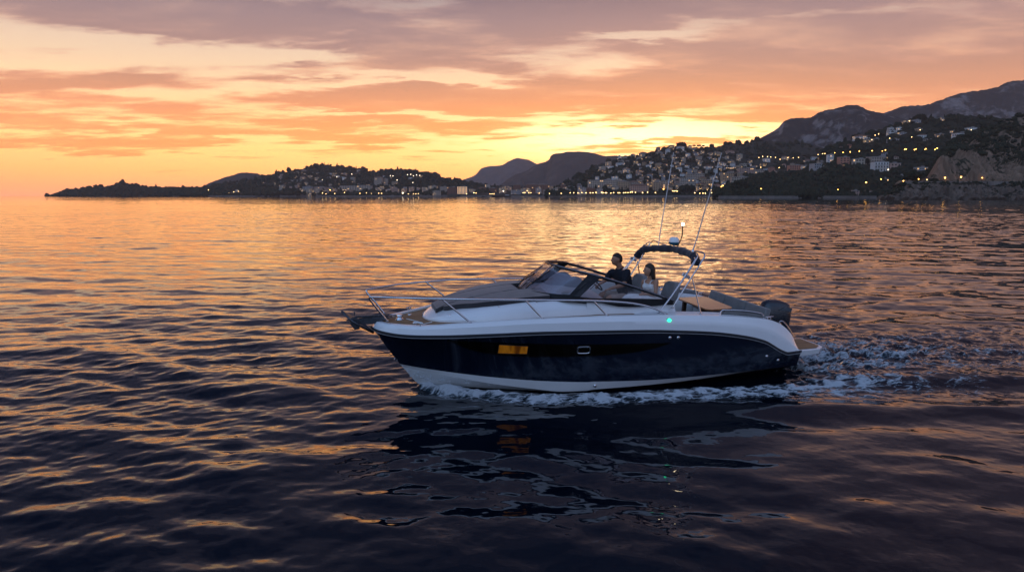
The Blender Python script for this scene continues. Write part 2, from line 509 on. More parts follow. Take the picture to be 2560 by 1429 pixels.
def build_sea():
    def fdist():
        d = [.8, 1.6, 2.4, 3.2, 3.9, 4.4]
        r = 4.8
        while r < 560:
            d.append(r)
            r += min(max(.5 * r * r / 2448.0, .016), .34 if r < 170 else (.8 if r < 300 else 2.0))
        while r < 6000:
            d.append(r); r *= 1.06
        d.append(6000.0)
        return np.array(d)
    rr = fdist()
    fine = np.linspace(-R(46), R(46), 1240)
    back = np.linspace(R(46), 2 * math.pi - R(46), 74)[1:-1]
    aa = np.concatenate([fine, back])
    RR, AA = np.meshgrid(rr, aa, indexing='ij')
    X, Y = RR * np.sin(AA), RR * np.cos(AA)
    A = ocean_tile(2048, 37.0, 2.1, .50, 9.0, R(78), 4.0, .0115, 11)
    A2 = ocean_tile(2048, 53.0, 5.5, 1.6, 30.0, R(70), 7.0, .020, 23)
    Bt = ocean_tile(1024, 13.0, .75, .18, 1.6, R(82), 2.0, .0029, 5)
    Ct = ocean_tile(1024, 5.0, .28, .07, .8, R(70), 1.0, .00055, 6)
    nzt = ocean_tile(1024, 9.0, .8, .10, 3.0, 0, 0.0, 1.0, 3, .6)
    nzt2 = ocean_tile(512, 5.0, .35, .05, 1.0, 0, 0.0, 1.0, 4, .6)
    far = np.clip((900 - RR) / 500, 0, 1)
    u = -(X - BOAT_O.x) * math.cos(TH) - (Y - BOAT_O.y) * math.sin(TH)
    v = (X - BOAT_O.x) * math.sin(TH) - (Y - BOAT_O.y) * math.cos(TH)
    # calmer patch in the lee of the boat
    lee = 1 - .60 * g_((u - 4.0) / 5.0) * g_((v - 4.0) / 3.2)
    # the breeze dies away offshore; a livelier patch lies to the left of the boat
    br = .72 + .55 * np.clip((X / np.maximum(Y, 1) - .16) / .16, 0, 1) * np.clip((RR - 18) / 15, 0, 1) + .33 * np.exp(-(RR / 20.0)**2) + .62 * g_((X + 7.5) / 7.0) * g_((Y - 11) / 9.0) - .18 * g_((X - 8) / 5) * g_((Y - 8) / 5) 
    br *= .86 + .5 * fbm(X / 23.0, Y / 60.0, 3, 91)
    Z = (tile_at(A, 37.0, X, Y) + tile_at(A2, 53.0, X, Y, .2, 7, 3)) * far * br * (.45 + .55 * lee) + tile_at(Bt, 13.0, X, Y, .5) * far * lee * br
    Z = Z + tile_at(Ct, 5.0, X, Y, -.3) * np.clip((70 - RR) / 40, 0, 1) * lee
    nz, nz2 = tile_at(nzt, 9.0, X, Y), tile_at(nzt2, 5.0, X, Y)
    hw, fw = wake(u, v, np.clip(nz, -1.6, 1.6) * .6, np.clip(nz2, -1.6, 1.6) * .5)
    Z = Z + hw + fw.clip(0, 1) * (.014 * nz2 + .006 * nz)
    nr, nc = RR.shape
    co = np.empty((nr * nc + 1, 3), np.float32)
    co[:-1, 0], co[:-1, 1], co[:-1, 2] = X.ravel(), Y.ravel(), Z.ravel()
    co[-1] = 0
    ii = np.arange(nr - 1)[:, None] * nc; jj = np.arange(nc)[None, :]; j1 = (jj + 1) % nc
    quads = np.stack([ii + jj, ii + j1, ii + nc + j1, ii + nc + jj], -1).reshape(-1, 4)[:, ::-1]
    tri = np.stack([np.arange(nc), np.full(nc, nr * nc), (np.arange(nc) + 1) % nc], -1)
    nq, nt_ = len(quads), len(tri)
    me = bpy.data.meshes.new('sea')
    me.vertices.add(len(co)); me.vertices.foreach_set('co', co.ravel())
    me.loops.add(nq * 4 + nt_ * 3)
    me.loops.foreach_set('vertex_index', np.concatenate([quads.ravel(), tri.ravel()]).astype(np.int32))
    me.polygons.add(nq + nt_)
    me.polygons.foreach_set('loop_start', np.concatenate([np.arange(nq) * 4, nq * 4 + np.arange(nt_) * 3]).astype(np.int32))
    me.polygons.foreach_set('use_smooth', np.ones(nq + nt_, bool))
    at = me.attributes.new('foam', 'FLOAT', 'POINT')
    at.data.foreach_set('value', np.concatenate([fw.ravel(), [0]]).astype(np.float32))
    me.update(calc_edges=True)
    o = bpy.data.objects.new('sea', me); COL.objects.link(o)
    tag(o, 'dark rippled sea reflecting the sunset', None, None, 'structure')
    # material
    m = bpy.data.materials.new('sea_water'); m.use_nodes = True
    k = NT(m.node_tree); p = m.node_tree.nodes['Principled BSDF']; out = m.node_tree.nodes['Material Output']
    p.inputs['IOR'].default_value = 1.333
    geo = k.node('ShaderNodeNewGeometry'); pos = geo.outputs['Position']
    foam = k.node('ShaderNodeAttribute', attribute_name='foam').outputs['Fac']
    rot = k.node('ShaderNodeMapping', inp={'Vector': pos, 'Rotation': (0, 0, -TH), 'Scale': (1, 1, 1)}).outputs[0]
    st = k.vmath('MULTIPLY', rot, (.48, 1.0, .5))
    wrp = k.node('ShaderNodeTexNoise', inp={'Vector': st, 'Scale': 2.6, 'Detail': 5, 'Roughness': .6}).outputs[1]
    sw = k.vmath('ADD', st, k.vmath('MULTIPLY', k.vmath('SUBTRACT', wrp, (.5, .5, .5)), (.55, .55, 0)))
    n1 = k.noise(sw, 5.5, 8, .68, .2); n2 = k.noise(k.vmath('MULTIPLY', sw, (.7, 1.0, 1)), 24.0, 6, .72, .3)
    vor = k.node('ShaderNodeTexVoronoi', feature='DISTANCE_TO_EDGE', inp={'Vector': sw, 'Scale': 6.5}).outputs[0]
    vor2 = k.node('ShaderNodeTexVoronoi', feature='DISTANCE_TO_EDGE', inp={'Vector': sw, 'Scale': 15.0}).outputs[0]
    lace = k.math('ADD', k.smooth(vor, 0.0, .16, .16, 0.0), k.smooth(vor2, 0.0, .20, .09, 0.0))
    pat = k.math('ADD', k.math('MULTIPLY_ADD', n1, .85, k.math('MULTIPLY', n2, .42)), lace)
    dens = k.math('ADD', pat, k.math('MULTIPLY_ADD', foam, .46, -.955))
    fm = k.smooth(dens, -.03, .27)
    fm = k.math('MULTIPLY', fm, k.smooth(foam, .04, .30))
    aer = k.smooth(foam, .15, 1.1)
    base = k.mix(k.math('MULTIPLY', aer, .8), (.0016, .0040, .0095, 1), (.012, .034, .048, 1))
    k.set(p.inputs['Base Color'], base)
    p.inputs['Roughness'].default_value = .035
    # ripples finer than the sheet
    b1 = k.noise(k.vmath('MULTIPLY', pos, (.8, 1.15, 1)), 2.4, 3, .5)
    cd = k.vmath('LENGTH', k.vmath('SUBTRACT', pos, (0, 0, CAM_H)), out=1)
    dist = k.smooth(cd, 30.0, 220.0, .0, 1.0)
    bmp = k.node('ShaderNodeBump', inp={'Strength': k.math('MULTIPLY_ADD', dist, .13, .03), 'Distance': .12, 'Height': b1})
    k.set(p.inputs['Normal'], bmp)
    fb = k.node('ShaderNodeBsdfDiffuse', inp={'Color': (.47, .50, .54, 1), 'Roughness': 1.0})
    fbump = k.node('ShaderNodeBump', inp={'Strength': .8, 'Distance': .04, 'Height': pat})
    k.set(fb.inputs['Normal'], fbump)
    ms = k.node('ShaderNodeMixShader', inp={0: k.math('MULTIPLY', fm, .92), 1: p.outputs[0], 2: fb.outputs[0]})
    k.set(out.inputs['Surface'], ms)
    me.materials.append(m)
    return o


def build_spray():
    """drops and shreds of foam thrown up at the stem and along the bow wave"""
    g = np.random.default_rng(77)
    bm = bmesh.new(); bmesh.ops.create_icosphere(bm, subdivisions=1, radius=1)
    iv = np.array([v.co[:] for v in bm.verts]); fc = np.array([[v.index for v in f.verts] for f in bm.faces]); bm.free()
    V, Fc = [], []; n = 0
    for sg, cnt in ((1, 260), (-1, 80)):
        for i in range(cnt):
            a = g.gamma(1.2, .22) - .10
            if a > 4.2: continue
            vr = float(wl_beam(np.array(6.9 - a))) + .05 + .085 * max(a, 0)**.9
            u = 6.92 - a + g.normal(0, .05); v = sg * (vr + abs(g.normal(0, .10 + .05 * a)))
            z = .05 + .11 * math.exp(-max(a, 0) / 4) + abs(g.normal(0, .085 * math.exp(-max(a, 0) / 1.6) + .015))
            q = np.array([BOAT_O.x - u * math.cos(TH) + v * math.sin(TH), BOAT_O.y - u * math.sin(TH) - v * math.cos(TH), z])
            if z > .34: continue
            r = g.gamma(2.0, .0018) + .0012
            V.append(iv * np.array([r * g.uniform(1, 2.2), r, r]) + q); Fc.append(fc + n); n += len(iv)
    me = bpy.data.meshes.new('spray'); me.from_pydata(np.concatenate(V).tolist(), [], np.concatenate(Fc).tolist())
    me.materials.append(mat('spray_water', (.5, .54, .58), .5))
    o = bpy.data.objects.new('spray', me); COL.objects.link(o)
    tag(o, 'spray thrown up along the bow wave', None, None, 'stuff')
# ------------------------------------------------------------------ the motor boat (u forward, v to the green-lit side, z up)
def planks_mat():
    m = bpy.data.materials.new('teak'); m.use_nodes = True
    k = NT(m.node_tree); p = m.node_tree.nodes['Principled BSDF']
    o = k.node('ShaderNodeTexCoord').outputs['Object']
    s = k.node('ShaderNodeSeparateXYZ', inp={0: o}).outputs
    fr = k.math('FRACT', k.math('MULTIPLY', s[1], 1 / .058))
    seam = k.smooth(k.math('ABSOLUTE', k.math('SUBTRACT', fr, .5)), .43, .47)
    cell = k.math('FLOOR', k.math('MULTIPLY', s[1], 1 / .058))
    n0 = k.node('ShaderNodeTexWhiteNoise', noise_dimensions='1D', inp={'W': cell}).outputs[0]
    gr = k.noise(k.vmath('MULTIPLY', o, (2.2, 60, 20)), 1.0, 5, .6)
    col = k.ramp(k.math('MULTIPLY_ADD', gr, .6, k.math('MULTIPLY', n0, .4)), [(.2, (.17, .088, .036)), (.5, (.26, .14, .062)), (.8, (.33, .19, .09))])
    k.set(p.inputs['Base Color'], k.mix(seam, col, (.02, .015, .012, 1)))
    p.inputs['Roughness'].default_value = .55
    b = k.node('ShaderNodeBump', inp={'Strength': .3, 'Distance': .004, 'Height': k.math('SUBTRACT', gr, seam)})
    k.set(p.inputs['Normal'], b)
    return m


def fabric_mat(name, col, scale=420):
    m = mat(name, col, .9, noise=.18, nscale=5)
    k = NT(m.node_tree); p = m.node_tree.nodes['Principled BSDF']
    o = k.node('ShaderNodeTexCoord').outputs['Object']
    w = k.noise(o, scale, 2, .5); w2 = k.noise(o, 6.0, 3, .5)
    b = k.node('ShaderNodeBump', inp={'Strength': .35, 'Distance': .01, 'Height': k.math('MULTIPLY_ADD', w, .15, w2)})
    k.set(p.inputs['Normal'], b)
    p.inputs['Sheen Weight'].default_value = .25
    return m


def glass_mat(name, tint, refl=1.0):
    m = bpy.data.materials.new(name); m.use_nodes = True
    k = NT(m.node_tree); n = m.node_tree.nodes; n.remove(n['Principled BSDF'])
    fr = k.node('ShaderNodeFresnel', inp={'IOR': 1.5})
    t = k.node('ShaderNodeBsdfTransparent', inp={'Color': (*tint, 1)})
    g = k.node('ShaderNodeBsdfGlossy', inp={'Color': (1, 1, 1, 1), 'Roughness': .01})
    ms = k.node('ShaderNodeMixShader', inp={0: k.math('MULTIPLY', fr, refl), 1: t, 2: g})
    k.set(n['Material Output'].inputs['Surface'], ms)
    return m


def bm_(u, L, b0, u0, a, b, tuck=.08):
    if u >= L: return 0.0
    s = max(0, (u - u0) / (L - u0)); v = b0 * (1 - s**a)**b
    if u < 1.5: v -= tuck * ((1.5 - u) / 1.5)**2
    return v


class Curve:
    def __init__(self, u0, u1, zs, beam):
        self.u0, self.u1 = u0, u1
        self.beam = beam; raw = pchip([p[0] for p in zs], [p[1] for p in zs])
        self.z = lambda u: sag(beam(float(u)), float(raw(u))) if u > 4 else float(raw(u))

    def at(self, u): return Vector((u, self.beam(u), float(self.z(u))))

    def t(self, t): return self.at(self.u0 + (self.u1 - self.u0) * t)


def build_boat():
    root = empty('motorboat', BOAT_O)
    root.rotation_euler = BROT.to_euler()
    tag(root, 'navy and white open cruiser under way with folded bimini and bow rails', 'motorboat')
    gel = mat('white_gelcoat', (.78, .79, .80), .22, coat=.6, noise=.03, nscale=1.5)
    nonskid = mat('moulded_deck', (.70, .71, .72), .5, noise=.05, nscale=4, bump=.12, bscale=160)
    navy = mat('navy_gelcoat', (.0030, .0068, .019), .14, coat=1.0)
    chrome = mat('polished_steel', (.62, .62, .64), .14, 1.0)
    black = mat('black_plastic', (.008, .008, .010), .5, spec=.25)
    rubber = mat('dark_rubber', (.016, .018, .024), .45)
    teak = planks_mat()
    padm = fabric_mat('taupe_sunpad', (.165, .132, .122))
    padside = fabric_mat('charcoal_pad_side', (.035, .031, .034))
    seatm = fabric_mat('grey_upholstery', (.17, .165, .165))
    canv = fabric_mat('navy_canvas', (.010, .011, .026), 200)
    glass = glass_mat('windscreen_glass', (.95, .935, .945), .34)
    dgrey = mat('galvanised_steel', (.075, .085, .10), .42, .7, noise=.3, nscale=14)

    rub = Curve(-.06, 7.69, [(-.06, .532), (.24, .521), (.36, .56), (.78, .781), (1.27, .907), (1.9, 1.0), (2.5, 1.05), (3.03, 1.085), (4.03, 1.115), (4.94, 1.127), (5.82, 1.105), (6.6, 1.07), (7.21, 1.05), (7.58, 1.075), (7.69, 1.105)],
                lambda u: bm_(u, 7.69, 1.42, 2.5, 3.2, .65))
    stripe = Curve(-.08, 7.21, [(-.08, .226), (.84, .212), (1.96, .178), (2.93, .158), (3.93, .168), (4.68, .195), (5.6, .262), (6.5, .35), (7.21, .42)],
                   lambda u: bm_(u, 7.21, 1.30, 2.0, 2.2, .8))
    chine = Curve(-.1, 7.17, [(-.1, .206), (.79, .182), (2.07, .092), (2.9, .05), (3.6, .02), (4.45, -.012), (5.0, .05), (5.6, .125), (6.4, .25), (7.17, .37)],
                  lambda u: bm_(u, 7.17, 1.25, 2.0, 2.2, .8) - .02)
    keel = Curve(-.1, 7.17, [(-.1, -.34), (2, -.42), (4, -.46), (5.5, -.42), (6.35, -.26), (6.85, 0), (7.17, .37)], lambda u: 0.0)
    knuck = Curve(0.0, 7.66, [(0, .575), (.12, .666), (.62, .959), (1.08, 1.08), (1.81, 1.175), (2.76, 1.235), (3.97, 1.278), (4.94, 1.282), (6.15, 1.228), (7.17, 1.165), (7.66, 1.165)],
                  lambda u: bm_(u, 7.66, 1.405, 2.5, 3.2, .65))
    gun = Curve(-.02, 7.62, [(-.02, .60), (.16, .875), (.42, 1.07), (.66, 1.158), (1.05, 1.216), (1.57, 1.27), (2.07, 1.302), (2.91, 1.344), (3.94, 1.357), (4.92, 1.347), (6.14, 1.286), (7.17, 1.215), (7.62, 1.215)],
                lambda u: bm_(u, 7.62, 1.345, 2.5, 3.2, .65))
    inner = Curve(.02, 7.54, [(.02, .62), (.2, .875), (.45, 1.07), (.68, 1.16), (1.06, 1.22), (1.57, 1.274), (2.07, 1.306), (2.91, 1.348), (3.94, 1.361), (4.92, 1.351), (6.14, 1.29), (7.17, 1.219), (7.54, 1.219)],
                  lambda u: max(0.0, bm_(u, 7.54, 1.265, 2.5, 3.2, .66)))
    NS = 110
    ts = [(s * .35 + .65 * (1 - math.cos(math.pi * s)) / 2) for s in [i / (NS - 1) for i in range(NS)]]

    def strip(lines, both=True):
        m = MB()
        for sgn in ((1, -1) if both else (1,)):
            m.grid([[Vector((p.x, p.y * sgn, p.z)) for p in row] for row in lines])
        return m

    def between(a, b, w, flare=0.0):
        out = []
        for t in ts:
            p = a.t(t).lerp(b.t(t), w)
            k = flare * min(1, max(0, (p.x - 3.2) / 2.6)) * min(1, max(0, (7.55 - p.x) / .8))
            p.y -= k * 4 * w * (1 - w)
            out.append(p)
        return out
    # hull sides: navy, one skin from stripe to rub rail
    hm = strip([between(stripe, rub, w, .07) for w in [i / 10 for i in range(11)]])
    # transom
    tr = [keel.t(0), chine.t(0), stripe.t(0), rub.t(0)]
    poly = [Vector((-.075, p.y, p.z)) for p in tr] + [Vector((-.075, -p.y, p.z)) for p in reversed(tr[1:])]
    hm.prism([p + Vector((.02, 0, 0)) for p in poly], (.03, 0, 0))
    hull = hm.build('hull', navy, root, angle=50)
    bvh = BVHTree.FromPolygons([Vector(v) for v in hm.v], hm.f)

    def side(u, z, off=.004):
        h = bvh.ray_cast(Vector((u, 4, z)), Vector((0, -1, 0)))
        if h[0] is None: return None
        n = h[1] if h[1].y > 0 else -h[1]
        return h[0] + n * off
    strip([between(chine, stripe, w) for w in (0, .5, 1)]).build('boot_stripe', gel, root, angle=50)
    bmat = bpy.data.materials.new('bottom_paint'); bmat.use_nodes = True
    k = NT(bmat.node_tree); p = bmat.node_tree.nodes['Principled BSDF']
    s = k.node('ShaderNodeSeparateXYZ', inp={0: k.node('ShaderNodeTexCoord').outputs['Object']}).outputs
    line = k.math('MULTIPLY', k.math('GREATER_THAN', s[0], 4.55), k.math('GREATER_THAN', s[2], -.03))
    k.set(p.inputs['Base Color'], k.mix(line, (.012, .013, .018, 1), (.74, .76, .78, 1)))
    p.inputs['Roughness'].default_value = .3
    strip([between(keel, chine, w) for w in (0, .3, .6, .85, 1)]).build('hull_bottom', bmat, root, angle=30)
    # white topsides above the rub rail, cap rail and its inner lip
    lip = Curve(inner.u0, inner.u1, [(u_, float(inner.z(u_)) - .035) for u_ in np.linspace(.02, 7.54, 24)], lambda u: max(0, inner.beam(u) - .006))
    rows = [between(rub, knuck, w) for w in (0, .33, .66, 1)] + [between(knuck, gun, w) for w in (.15, .5, .85, 1)] + [between(gun, inner, w) for w in (.12, .5, .88, 1)] + [between(inner, lip, 1)]
    strip(rows).build('gunwale', gel, root, angle=28)
    # rub rail: dark fender with a bright insert below
    m = MB()
    rt = [rub.t(t) for t in ts]
    pa = [Vector((q.x + .004, q.y + .012, q.z + .004)) for q in rt[:-1]] + [Vector((7.705, 0, rt[-1].z + .004))] + [Vector((q.x + .004, -q.y - .012, q.z + .004)) for q in reversed(rt[:-1])]
    m.tube(pa, .020, 8, flat=(1, .8))
    m.build('rub_rail', rubber, root)
    m = MB()
    pa = [Vector((q.x, q.y + .014, q.z - .030)) for q in rt[:-1]] + [Vector((7.692, 0, rt[-1].z - .030))] + [Vector((q.x, -q.y - .014, q.z - .030)) for q in reversed(rt[:-1])]
    m.tube(pa, .0075, 6)
    m.build('rub_rail_trim', mat('satin_trim', (.42, .43, .46), .3, .6), root)

    # ---- decks
    def deckz(u): return float(inner.z(u)) - .030
    m = MB()
    us = np.linspace(4.1, 7.5, 60)
    rows = []
    for u in us:
        w = max(0.0, inner.beam(u) - .004); rows.append([Vector((u, w * q, deckz(u) + .02 * (1 - q * q))) for q in np.linspace(-1, 1, 17)])
    m.grid(rows)
    for sg in (1, -1):
        m.grid([[Vector((u, (inner.beam(u) - .004) * sg, deckz(u))), Vector((u, 1.0 * sg, deckz(u) + .008))] for u in np.linspace(3.22, 4.1, 12)])
    m.build('teak_deck', teak, root)
    m = MB()
    for sg in (1, -1):
        m.grid([[Vector((u, (inner.beam(u) - .004) * sg, deckz(u) + (.028 if u < 3.1 else 0))), Vector((u, 1.02 * sg, deckz(u) + (.030 if u < 3.1 else .004))), Vector((u, .98 * sg, deckz(u) - .02)), Vector((u, .97 * sg, .80))] for u in np.linspace(.5, 3.22, 30)])
    m.build('side_deck', nonskid, root)
    m = MB(); m.box((2.25, 0, .77), (4.1, 1.96, .04)); m.build('cockpit_floor', teak, root)

    # ---- cabin roof
    def vb(u): return bm_(u, 6.80, 1.07, 3.2, 4.5, .5)

    def vt(u): return max(0.02, vb(u) - .03 - .12 * min(1, max(.25, (6.9 - u) / .9)))
    hz = pchip([2.3, 4.3, 5.0, 5.6, 6.2, 6.55, 6.70, 6.80], [.24, .25, .24, .21, .145, .088, .045, .0])

    def roofz(u, v):
        w = max(.05, vt(u)); return deckz(u) + .01 + float(hz(u)) + .055 * (1 - min(1, abs(v) / w)**2) * min(1, (6.85 - u) / .5)
    m = MB(); rows = []
    for u in list(np.linspace(4.05, 6.5, 40)) + list(np.linspace(6.53, 6.80, 14)):
        h = float(hz(u)); zb = deckz(u) - .01
        half = [Vector((u, vb(u), zb)), Vector((u, vb(u) - .006, zb + .05)), Vector((u, vb(u) - .03, zb + h * .45)), Vector((u, vb(u) - .035, zb + h * .52)), Vector((u, (vt(u) + vb(u)) / 2 - .02, zb + h * .86)), Vector((u, vt(u), zb + .02 + h * .98))]
        half += [Vector((u, vt(u) * q, roofz(u, vt(u) * q))) for q in (.9, .7, .45, .2, 0)]
        rows.append(half + [Vector((q.x, -q.y, q.z)) for q in reversed(half[:-1])])
    m.grid(rows)
    m.build('cabin_roof', gel, root, angle=34)
    # coaming beside the cockpit
    for sg in (1, -1):
        m = MB(); rows = []
        for u in np.linspace(2.40, 4.08, 26):
            h = float(hz(u)) * min(1, .62 + (u - 2.40) * .9) ; zb = deckz(u) - .01
            prof = [(vb(u), zb), (vb(u) - .006, zb + .05), (vb(u) - .03, zb + h * .45), (vb(u) - .035, zb + h * .52), (vb(u) - .05, zb + h * .9), (vb(u) - .07, zb + h), (vb(u) - .16, zb + h), (vb(u) - .17, zb + h - .05), (vb(u) - .17, .79)]
            rows.append([Vector((u, a * sg, b)) for a, b in prof])
        m.grid(rows)
        m.add(rows[0], [tuple(range(len(rows[0])))])
        m.build('cockpit_coaming', gel, root, angle=34)
    # dashboard and bulkhead under the screen
    m = MB()
    rows = []
    for u in np.linspace(3.72, 4.95, 10):
        w = min(.93, vt(u)); rows.append([Vector((u, w * q, roofz(u, w * q) + .005 + (.0 if u > 3.8 else -.02))) for q in np.linspace(-1, 1, 13)])
    m.grid(rows)
    m.grid([[q for q in rows[0]], [Vector((3.70, q.y, q.z - .10)) for q in rows[0]], [Vector((3.78, q.y, .79)) for q in rows[0]]])
    dash = m.build('dashboard', mat('dash_moulding', (.33, .33, .345), .5, noise=.05), root)
    podm = mat('dash_grey', (.135, .135, .155), .6, noise=.06)
    for (uc, vc, zc, L, W, Hh, lean) in ((4.10, -.50, 1.60, .56, .33, .285, .30), (3.93, -.20, 1.60, .46, .30, .235, .25)):
        m = MB(); rows = []
        for a in np.linspace(0, 1, 15):
            h = Hh * (math.sin(min(1, a / .72) * math.pi / 2)**.8 if a < .72 else math.cos((a - .72) / .28 * math.pi / 2)**.5 if a < 1 else 0)
            u = uc + L * (.5 - a) - 0
            w = W * (.55 + .45 * math.sin(min(1, a * 1.6) * math.pi / 2))
            rows.append([Vector((u, vc + w * math.cos(b) * (1 if abs(math.cos(b)) < .999 else 1), zc - .03 + max(.0, h) * max(0, math.sin(b))**.55)) for b in np.linspace(0, math.pi, 17)])
        m.grid(rows); m.build('instrument_pod', podm, dash)
    m = MB(); m.ball((4.18, .52, 1.625), (.20, .16, .035)); m.build('dash_cushion', seatm, dash)

    # ---- sun pads
    def pad(name, vin, vout, u0, u1, front):
        m = MB(); n = 26
        top, bot = [], []
        for i in range(n):
            a = i / (n - 1)
            u = u0 + (u1 - u0) * a
            rt, rb = [], []
            for q in np.linspace(0, 1, 9):
                vo = vout(u); vi = vin(u); v = vi + (vo - vi) * q
                uu = min(u, u1 - front * q**2.2 * 1.0) if a > .6 else u
                uu = u - front * (q**2.0) * max(0, (a - .5) / .5)**1.0
                z = roofz(uu, v)
                ed = min(1, min(q, 1 - q) / .06) if False else 1
                rt.append(Vector((uu, v, z + .088))); rb.append(Vector((uu, v, z + .006)))
            top.append(rt); bot.append(rb)
        m.cur = 0; m.grid(top); m.grid(bot)
        per = lambda g: [r[0] for r in g] + g[-1][1:] + [r[-1] for r in reversed(g[:-1])] + list(reversed(g[0][1:-1]))
        m.cur = 1; m.grid([per(top), per(bot)], close_u=True)
        o = m.build(name, [padm, padside], root, bevel=.016, seg=3, angle=60)
        return o
    side_out = lambda u: max(.33, vt(u) - .035)
    pad('sun_pad', lambda u: -.278, lambda u: .278, 5.10, 6.60, .0)
    for sg in (1, -1):
        pad('sun_pad', lambda u: .302 * sg, lambda u: side_out(u) * sg, 4.70, 6.47, .30)
    # little feet and snaps under the pad edge
    for sg in (1, -1):
        for u in (6.40, 5.6, 4.95):
            m = MB(); m.lathe([(0, .03), (.014, .03), (.016, .008), (.022, 0)], (u, (vt(u) - .0) * sg, roofz(u, vt(u)) - .03), 10); m.build('pad_stud', chrome, root)

    # ---- windscreen
    ws = empty('windscreen'); ws.parent = root
    base = [(5.06, 0, 1.66), (5.03, .22, 1.660), (4.88, .62, 1.648), (4.42, .965, 1.622), (3.5, 1.045, 1.598), (2.47, 1.06, 1.545)]
    topc = [(4.50, 0, 2.168), (4.46, .22, 2.160), (4.26, .50, 2.105), (3.84, .86, 2.005), (3.15, 1.00, 1.79), (2.47, 1.075, 1.55)]
    base = [(a, b, sag(b, c)) for a, b, c in base]; topc = [(a, b, sag(b, c)) for a, b, c in topc]
    bs, tp = smooth_path(base, 6), smooth_path(topc, 6)
    mir = lambda P: [Vector((q.x, -q.y, q.z)) for q in reversed(P)]
    i1, i2 = 6, 18  # centre pane to pillar

    def pane(P, Q, nm):
        m = MB(); rows = []
        for a, b in zip(P, Q):
            rows.append([a.lerp(b, w) + Vector((.02, 0, 0)) * math.sin(w * math.pi) for w in np.linspace(0, 1, 6)])
        m.grid(rows); m.build(nm, glass, ws, solid=.006, angle=60)
    cb, ctp = mir(bs[1:i1 + 1]) + bs[0:i1 + 1], mir(tp[1:i1 + 1]) + tp[0:i1 + 1]
    pane(cb, ctp, 'glass_pane')
    for sg in (1, -1):
        fl = lambda P: [Vector((q.x, q.y * sg, q.z)) for q in P]
        pane(fl(bs[i1:i2 + 1]), fl(tp[i1:i2 + 1]), 'glass_pane')
        pane(fl(bs[i2:]), fl(tp[i2:]), 'glass_pane')
    m = MB(); full = mir(tp[1:]) + tp
    m.tube([q + Vector((0, 0, .004)) for q in full], .017, 10)
    m.build('top_frame', mat('anodised_frame', (.16, .16, .18), .25, .9), ws)
    m = MB(); m.tube([q + Vector((-.012, 0, -.020)) for q in full], .017, 8); m.build('frame_gasket', black, ws)
    m = MB(); fullb = mir(bs[1:]) + bs
    low = []
    for q in fullb:
        u = q.x
        drop = float(pchip([2.4, 2.6, 3.3, 3.5, 3.9, 4.4, 5.1], [.02, .075, .125, .12, .045, .04, .035])(u))
        sgn = 1 if q.y >= 0 else -1
        out = .028 if abs(q.y) > .3 else .02
        low.append(Vector((q.x + (.05 if u > 4.7 else 0), q.y + sgn * out * min(1, abs(q.y) * 3), q.z - drop)))
    upp = [Vector((q.x + .012 - (.05 if q.x > 4.3 else 0), q.y + (.012 if q.y > 0 else -.012) * min(1, abs(q.y) * 3), q.z + .018 + .062 * min(1, max(0, (q.x - 3.9) / .5)))) for q in fullb]
    inn = [Vector((q.x - .03, q.y * .965, q.z + .014)) for q in fullb]
    inl = [Vector((q.x - .03, q.y * .965, q.z - .09)) for q in fullb]
    m.grid([low, upp, inn, inl]); m.build('base_frame', black, ws, angle=60)
    for sg in (1, -1):
        m = MB()
        for (b0, b1, t0, t1) in (((4.44, .955, 1.626), (4.24, .985, 1.618), (3.97, .79, 2.030), (3.77, .885, 1.985)),):
            P = [Vector((q[0], q[1] * sg, sag(q[1], q[2]))) for q in (b0, b1, t1, t0)]
            m.prism([q + Vector((.012, .014 * sg, .004)) for q in P], (-.03, -.035 * sg, 0))
        m.build('pillar', black, ws, bevel=.006)
        m = MB()
        P0, P1 = Vector((4.995, .20 * sg, 1.612)), Vector((4.44, .19 * sg, 2.100))
        m.tube([P0, P1], .012, 8); m.build('mullion', mat('anodised_frame', (.16, .16, .18), .25, .9), ws)
    for (c0, c1, q0, q1) in [[(x_, y_, sag(y_, z_)) for x_, y_, z_ in q4] for q4 in (((5.10, -.16, 1.655), (4.72, -.02, 1.985), (4.86, -.16, 1.85), (4.58, .10, 2.11)), ((5.06, .26, 1.655), (4.70, .38, 1.955), (4.82, .24, 1.83), (4.55, .46, 2.06)))]:
        w_ = empty('wiper'); w_.parent = ws
        m = MB(); m.tube([c0, Vector(c0).lerp(Vector(c1), .5) + Vector((.03, 0, .012)), c1], .011, 8); m.ball(c0, .026); m.build('wiper_arm', black, w_)
        m = MB(); m.tube([Vector(q0) + Vector((.035, 0, .015)), Vector(q1) + Vector((.035, 0, .015))], .010, 6); m.build('wiper_blade', rubber, w_)

    # ---- steering wheel
    m = MB(); cw = Vector((3.34, -.50, 1.62)); ax = Vector((-.75, 0, .66)).normalized()
    e1 = Vector((0, 1, 0)); e2 = ax.cross(e1)
    sw = MB().tube([cw + (e1 * math.cos(a) + e2 * math.sin(a)) * .185 for a in np.linspace(0, 2 * math.pi, 28)[:-1]], .014, 8, closed=True).build('steering_wheel', black, root)
    for a in (R(90), R(210), R(330)):
        m.tube([cw - ax * .03, cw + (e1 * math.cos(a) + e2 * math.sin(a)) * .18], .010, 6)
    m.tube([cw - ax * .01, cw - ax * .42], .028, 10); m.ball(cw - ax * .02, .04)
    m.build('wheel_spoke', chrome, sw)

